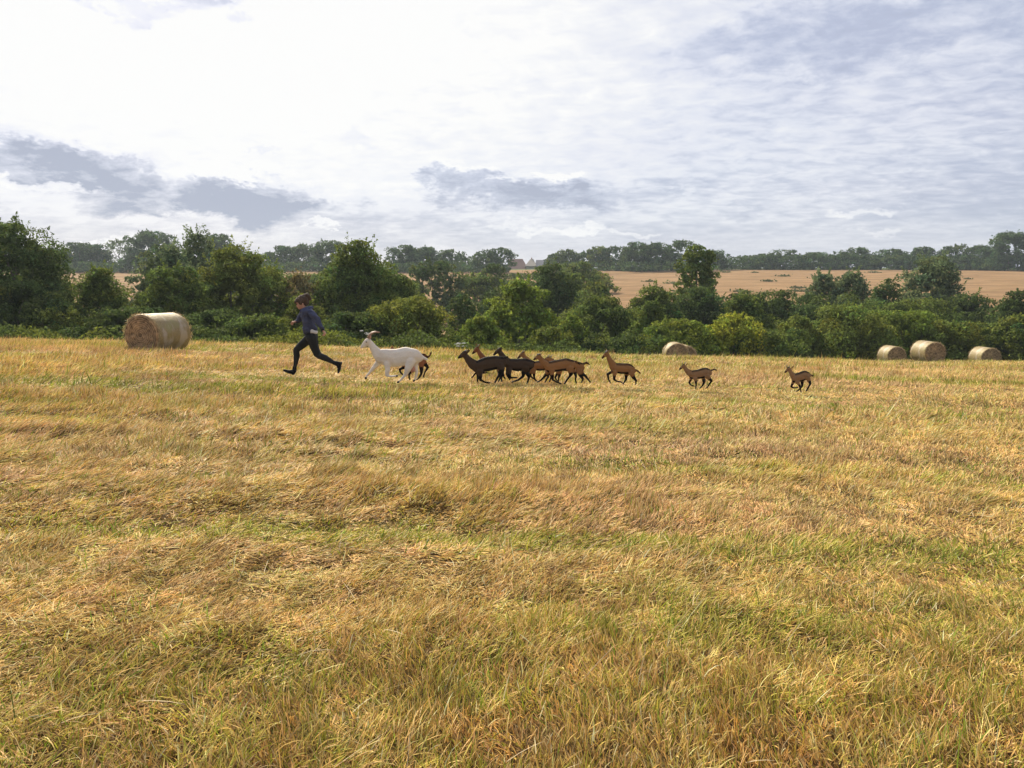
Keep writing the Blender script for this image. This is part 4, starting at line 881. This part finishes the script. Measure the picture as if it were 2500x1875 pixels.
goat(B, BS, 16.2, 1500, 'brown goat of which only horns, rump and tail show behind the tawny goat', MID,
     [(1110, 570, 90), (1180, 590, 130), (1400, 590, 145), (1600, 605, 150), (1710, 620, 135), (1770, 640, 85)], [(870, 395, 52), (940, 440, 66), (1030, 510, 88), (1110, 570, 100)], [(750, 440, 24), (800, 415, 40), (860, 390, 54)],
     [('n', [(1190, 700, 80), (1170, 830, 42), (1150, 900, 28), (1143, 970, 21), (1142, 1000, 20)]), ('f', [(1160, 700, 75), (1100, 830, 38), (1060, 900, 25), (1080, 960, 20), (1110, 985, 19)]),
      ('n', [(1700, 710, 105), (1735, 840, 52), (1800, 930, 32), (1780, 980, 24), (1768, 1010, 20)]), ('f', [(1750, 710, 90), (1810, 820, 46), (1880, 870, 36), (1945, 960, 26), (1995, 1018, 22)])],
     tail=[(1780, 560, 40), (1845, 525, 34), (1900, 500, 32), (1950, 530, 26), (1985, 555, 12)], ears=[((900, 350), (935, 335), 15, .03)], horns=[([(850, 350, 15), (880, 315, 12), (910, 278, 5)], .018), ([(925, 355, 15), (955, 320, 12), (992, 278, 5)], -.018)])
H = (1440, 830); HS = 6.506
goat(H, HS, 16.2, 540, 'upright brown kid with raised head running on its own behind the tight group', MID,
     [(360, 420, 55), (405, 445, 80), (500, 455, 88), (595, 455, 88), (655, 475, 72), (690, 495, 42)], [(285, 240, 32), (305, 300, 40), (340, 360, 52), (385, 420, 68)], [(200, 284, 16), (232, 250, 26), (268, 215, 33)],
     [('f', [(375, 500, 45), (330, 522, 24), (288, 545, 20), (300, 630, 14), (322, 668, 13)]), ('n', [(395, 510, 48), (385, 580, 26), (380, 620, 19), (430, 655, 13), (498, 665, 13)]),
      ('f', [(600, 510, 55), (580, 580, 30), (580, 625, 21), (555, 665, 15), (543, 683, 14)]), ('n', [(660, 520, 58), (690, 590, 30), (730, 640, 19), (728, 665, 14), (727, 685, 13)])],
     tail=[(690, 475, 26), (735, 480, 17), (770, 500, 16), (798, 525, 13)], ears=[((290, 195), (300, 165), 9, .03), ((295, 215), (300, 250), 9, -.03)], horns=[([(248, 205, 8), (265, 182, 7), (283, 162, 3)], -.012), ([(240, 200, 8), (256, 178, 7), (274, 156, 3)], .012)], eye=(248, 228, 4.5, .036))
goat(H, HS, 16.3, 1740, 'small tan kid with ears up, second from the right', TAN,
     [(1590, 530, 45), (1640, 552, 72), (1740, 540, 80), (1830, 515, 82), (1880, 520, 60), (1905, 530, 36)], [(1500, 425, 30), (1530, 475, 36), (1570, 515, 46), (1625, 545, 58)], [(1428, 464, 14), (1458, 438, 22), (1492, 408, 29)],
     [('f', [(1620, 595, 40), (1600, 650, 20), (1582, 685, 15), (1615, 722, 12), (1658, 735, 11)]), ('n', [(1665, 600, 42), (1680, 660, 22), (1682, 705, 15), (1678, 745, 12), (1678, 760, 11)]),
      ('f', [(1800, 570, 45), (1815, 640, 28), (1820, 685, 20), (1790, 735, 13), (1768, 758, 12)]), ('n', [(1860, 570, 52), (1905, 625, 26), (1928, 645, 19), (1880, 715, 13), (1858, 752, 11)])],
     tail=[(1900, 500, 24), (1935, 480, 16), (1975, 466, 14), (2008, 478, 13)], ears=[((1520, 400), (1556, 366), 10, -.03)], horns=[([(1465, 388, 7), (1474, 368, 6), (1480, 350, 3)], .014), ([(1500, 380, 8), (1515, 362, 6), (1532, 348, 3)], -.014)], eye=(1472, 418, 4, .033))
Jc = (1880, 860); JS = 13.83
goat(Jc, JS, 16.3, 980, 'smallest tan kid with one long ear raised, running last at the far right', TAN,
     [(800, 830, 100), (865, 870, 160), (1020, 835, 168), (1160, 780, 168), (1250, 790, 130), (1310, 800, 75)], [(650, 570, 62), (700, 680, 72), (760, 770, 95), (840, 850, 125)], [(505, 682, 28), (560, 625, 48), (625, 560, 66)],
     [('f', [(820, 980, 80), (765, 1090, 42), (735, 1165, 34), (820, 1215, 27), (945, 1200, 25)]), ('n', [(900, 1000, 85), (975, 1110, 44), (1000, 1200, 30), (1010, 1260, 23), (1022, 1310, 22)]),
      ('f', [(1110, 900, 90), (1100, 1030, 58), (1110, 1140, 38), (1040, 1230, 28), (945, 1315, 23)]), ('n', [(1250, 870, 105), (1310, 980, 56), (1340, 1065, 38), (1270, 1170, 30), (1218, 1275, 27)])],
     tail=[(1310, 760, 45), (1380, 775, 34), (1445, 792, 34)], ears=[((690, 545), (795, 440), 27, -.035), ((640, 520), (690, 455), 18, .035)], horns=[([(575, 520, 15), (570, 475, 12), (562, 430, 6)], .012), ([(610, 505, 14), (640, 480, 11), (665, 460, 5)], -.012)], eye=(585, 585, 10, .034))

# ------------------------------------------------------------------ the runner
def build_person():
    g = Fig((660, 700), 7.213, 15.0, 680, 'person', 'person', 'person running in blue hooded top, black leggings and ankle boots, looking down'); k = g.k; rt_ = g.root
    skinm = fur_mat('skin', .001, .5)
    def sc(co, no, tg, par):
        c = np.tile(np.array([.52, .29, .20]), (len(co), 1)) * (1 + .1 * (fbm(co[:, 0] * 20, co[:, 2] * 20, 5, 2) - .5))[:, None]
        c[tg == 9] = (.38, .12, .10); return c
    sh = .16   # half shoulder width
    NA = [(735, 455, 50, -sh * .85), (800, 505, 52, -sh * 1.15), (900, 615, 44, -sh * 1.35), (950, 700, 34, -sh * 1.3), (962, 742, 28, -sh * 1.25)]
    FA = [(560, 440, 46, sh * .85), (500, 500, 44, sh * 1.1), (460, 590, 38, sh * 1.2), (440, 612, 32, sh * 1.2), (422, 620, 27, sh * 1.15)]
    T = [(640, 470, 92), (650, 530, 98), (680, 640, 98), (700, 740, 95), (720, 820, 98)]
    L1 = [(690, 900, 92, .07), (600, 975, 78, .08), (500, 1060, 66, .08), (438, 1120, 56, .08), (445, 1230, 54, .08), (430, 1340, 40, .08), (405, 1440, 28, .08)]
    L2 = [(750, 900, 95, -.07), (790, 1040, 80, -.08), (840, 1170, 64, -.08), (872, 1205, 56, -.08), (980, 1245, 52, -.08), (1080, 1300, 38, -.08), (1150, 1338, 29, -.08)]
    S = []; j = lambda pts, lat=1., tg=0, rs=1.: g.chain(pts, lat, 0, tg, rs)
    S += j(T, 1.35, 0, .7) + j(NA[:-1], 1, 0, .55) + j(NA[-2:], 1, 0, .72) + j(FA[:-1], 1, 0, .55) + j(FA[-2:], 1, 0, .72) + j(L1, 1, 0, .85) + j(L2, 1, 0, .85) + j([(640, 455, 70, -.1), (610, 450, 70, .1)], 1, 0, .8)
    S += j([(620, 430, 42), (590, 370, 40), (570, 320, 46)], 1, 0)                                   # neck
    S += j([(560, 245, 78), (575, 235, 74)], .86) + j([(545, 285, 62), (520, 330, 44)], .86) + j([(520, 320, 40), (512, 372, 26)], .8)   # skull, jaw
    S += j([(535, 360, 30), (512, 385, 16)], .9)                                                     # chin
    S += j([(478, 318, 12), (462, 342, 10)], .8) + j([(480, 345, 12), (474, 350, 9)], .7)            # nose
    S += j([(488, 372, 11, -.012), (488, 372, 11, .012)], 1, 9) + j([(478, 285, 16, -.03), (478, 285, 16, .03)], 1) # lips, brow
    S += j([(590, 300, 16, -.078), (586, 318, 10, -.076)], .5) + j([(590, 300, 16, .078), (586, 318, 10, .076)], .5)  # ears
    def hand(x, y, dx, dy_, off, sgn, curl):
        """palm from the wrist along (dx,dy_), four curled fingers and a thumb, in metres"""
        w = g.J(x, y, off); d = np.array([dx, 0, -dy_], float); d /= np.linalg.norm(d); lat = np.array([0, 1., 0]); pn = np.cross(d, lat) * curl; out = []
        P = lambda q, r: (q, r, 1.0, 0); pal = w + d * .085
        for s in (-1.2, 0, 1.2): out.append((P(w + lat * s * .014, .017), P(pal + lat * s * .019, .016)))
        for i, f in enumerate((-1.5, -.5, .5, 1.5)):
            a = pal + lat * f * .0175; L = (.036, .041, .039, .03)[i]; b = a + (d * .75 + pn * .65) * L; c = b + (-d * .35 + pn * .95) * L * .75; e = c + (-d * .9 + pn * -.1) * L * .55
            out += [(P(a, .0095), P(b, .009)), (P(b, .009), P(c, .0082)), (P(c, .0082), P(e, .0072))]
        a = w + d * .03 + lat * sgn * .024; b = a + (d * .7 + lat * sgn * .5 + pn * .5) * .032; c = b + (d * .85 - lat * sgn * .45 + pn * .6) * .03
        return out + [(P(a, .0125), P(b, .0105)), (P(b, .0105), P(c, .0085))]
    S += hand(962, 745, .55, .85, -sh * 1.22, 1, -1) + hand(420, 620, -1, .1, sh * 1.13, -1, 1)
    skin('body', S, .0062, 2, skinm, rt_, sc, sf=.4)
    fold = lambda s, a, fx, fz: (lambda co: a * (fbm(co[:, 0] * fx + co[:, 2] * 6, co[:, 2] * fz + co[:, 1] * 8, s, 3) - .5))
    hood_m = flat_mat('blue_fleece', (.030, .038, .078), (.055, .064, .12), 30); leg_m = flat_mat('leggings', (.006, .007, .006), (.011, .012, .010), 8, (1, 1, 1), .85)
    def widen(pts, a): return [(p[0], p[1], p[2] + a, *(p[3:])) for p in pts]
    S = j([(640, 470, 98), (650, 530, 112), (672, 640, 112), (695, 730, 106)], 1.35) + j([(650, 730, 80), (640, 795, 62)], 1.4) + j([(720, 720, 90), (765, 745, 62)], 1.4) + j([(695, 730, 104), (700, 765, 70)], 1.4)
    S += j(widen(NA, 8), 1) + j(widen(FA, 8), 1) + j([(650, 455, 82, -.11), (620, 450, 80, .11)], 1)
    S += j([(600, 400, 40, -.05), (690, 385, 46, -.05), (735, 372, 30, 0)], 1) + j([(600, 400, 40, .05), (690, 385, 46, .05)], 1) + j([(560, 430, 30, -.05), (640, 395, 40, -.06)], 1)
    h = skin('hooded_top', S, .009, 3, hood_m, rt_, None, fold(3, .05, 7, 15)); 
    cuffm = plain('cuff', (.012, .012, .02), .8)
    skin('cuff', j([(958, 728, 38, -sh * 1.26), (964, 748, 35, -sh * 1.24)]), .006, 1, cuffm, rt_); skin('cuff', j([(434, 616, 36, sh * 1.18), (424, 620, 34, sh * 1.15)]), .006, 1, cuffm, rt_)
    skin('shirt', j([(690, 802, 38), (790, 800, 40)], 2.6) + j([(690, 790, 50), (740, 780, 60)], 2.1), .009, 2, plain('white_cotton', (.62, .60, .57), .85), rt_, None, fold(9, .02, 14, 9))
    S = j(widen(L1, 3), 1) + j(widen(L2, 3), 1) + j([(700, 880, 92), (745, 890, 98)], 1.35) + j([(700, 862, 72), (765, 862, 68)], 1.75)
    skin('leggings', S, .009, 2, leg_m, rt_, None, fold(4, .010, 12, 22))
    bm_ = plain('black_leather', (.008, .008, .009), .7, .15); sm = plain('boot_sole', (.02, .02, .02), .8)
    b = skin('boot', j([(408, 1425, 36, .08), (404, 1480, 40, .08)], .9) + j([(402, 1485, 42, .08), (385, 1520, 36, .08)], .85) + j([(395, 1500, 36, .08), (300, 1500, 26, .08)], .9) + j([(300, 1500, 28, .08), (222, 1475, 17, .08)], 1.2), .006, 2, bm_, rt_)
    skin('sole', j([(398, 1545, 14, .08), (372, 1548, 13, .08)], 2.0) + j([(372, 1545, 9, .08), (300, 1527, 9, .08)], 3) + j([(300, 1527, 9, .08), (212, 1487, 8, .08)], 3), .006, 1, sm, b)
    b = skin('boot', j([(1130, 1328, 36, -.08), (1180, 1342, 42, -.08)], .9) + j([(1180, 1345, 44, -.08), (1240, 1345, 34, -.08)], .85) + j([(1210, 1360, 38, -.08), (1225, 1440, 26, -.08)], .9) + j([(1225, 1440, 28, -.08), (1212, 1505, 16, -.08)], 1.2), .006, 2, bm_, rt_)
    skin('sole', j([(1268, 1325, 13, -.08), (1270, 1352, 13, -.08)], 2.0) + j([(1262, 1360, 9, -.08), (1250, 1440, 9, -.08)], 3) + j([(1250, 1440, 9, -.08), (1222, 1515, 8, -.08)], 3), .006, 1, sm, b)
    hair_m = flat_mat('brown_hair', (.030, .019, .012), (.10, .060, .036), 30, (1, 3, 1), .8)
    S = j([(555, 228, 86), (600, 238, 84)], .88) + j([(500, 235, 56), (470, 265, 40)], 1.1) + j([(458, 262, 34), (440, 285, 16)], 1.4) + j([(610, 250, 70), (625, 300, 44)], .9) + j([(535, 250, 55, -.05), (550, 292, 30, -.062)], .8) + j([(535, 250, 55, .05), (550, 292, 30, .062)], .8) + j([(640, 240, 50), (650, 285, 34)], .8)
    S += j([(600, 160, 34), (648, 158, 48)], .9) + j([(670, 175, 42), (702, 215, 28)], .8) + j([(698, 200, 22), (712, 240, 11)], .8)
    skin('hair', S, .007, 2, hair_m, rt_, None, fold(6, .02, 40, 18))
    for s in (-1, 1): skin('eye', j([(484, 304, 6, s * .028)]), .003, 0, M_EYE, rt_)
    P = []; rng = np.random.RandomState(4)
    for i in range(16):
        a = g.J(650 + rng.uniform(-30, 30), 165 + rng.uniform(-15, 25), rng.uniform(-.04, .04)); b_ = a + np.array([rng.uniform(-.01, .07), rng.uniform(-.03, .03), rng.uniform(-.05, .05)]); P.append(tube([a, a * .5 + b_ * .5 + [0, 0, .015], b_], [.003, .002, .001], 4))
    V, Fc = join2(P); mesh_obj('hair_strands', V, Fc, hair_m, rt_)
build_person()

# umbel flowers and tall weeds at the edge of the field
def build_umbels():
    m = plain('white_petals', (.75, .75, .72), .8); st = plain('green_stem', (.08, .12, .04), .8)
    for px, py, lb in ((1123, 842, 'white flowering umbel at the field edge above the leading brown goats'), (888, 812, 'white flower just above the horns of the white goat')):
        Y = 36.; p = at(px, py, Y); z0 = g1(p[0], Y); rng = np.random.RandomState(int(px)); root = empty('wild_flower', (p[0], Y, z0), lb, 'flower'); h = p[2] - z0
        tb = []; pl = []
        for i in range(7 if px > 1000 else 3):
            e = np.array([rng.uniform(-.22, .22), rng.uniform(-.1, .1), h + rng.uniform(-.14, .12)]); tb.append(tube([[0, 0, 0], e * [.4, .4, .6], e], [.012, .008, .005], 5)); q = rng.normal(size=(60, 3)) * [.045, .045, .012] + e; pl.append(q)
        V, Fc = join2(tb); mesh_obj('stem', V, Fc, st, root)
        for q in pl: V, Q = quads(q, rng.normal(size=q.shape) + [0, 0, 2], np.full(len(q), .03), np.full(len(q), .03), rng); mesh_obj('umbel', V, Q, m, root)
build_umbels()
print('built')

# the air between the camera and the hill
def build_haze():
    m = bpy.data.materials.new('haze'); m.use_nodes = True; t = NT(m.node_tree); t.n.clear(); o = t.new('ShaderNodeOutputMaterial'); v = t.new('ShaderNodeVolumePrincipled')
    v.inputs['Color'].default_value = (.74, .87, 1.0, 1); v.inputs['Density'].default_value = 0.00030; v.inputs['Anisotropy'].default_value = 0.2; t.l.new(v.outputs[0], o.inputs['Volume'])
    b = bpy.data.meshes.new('haze'); x, y0, y1, z0, z1 = 1700, -800, 2300, -60, 26
    V = [(-x, y0, z0), (x, y0, z0), (x, y1, z0), (-x, y1, z0), (-x, y0, z1), (x, y0, z1), (x, y1, z1), (-x, y1, z1)]
    ob = mesh_obj('haze', V, [[0, 3, 2, 1], [4, 5, 6, 7], [0, 1, 5, 4], [1, 2, 6, 5], [2, 3, 7, 6], [3, 0, 4, 7]], m); tag(ob, 'thin morning haze over the valley', 'haze', kind='stuff')
build_haze()
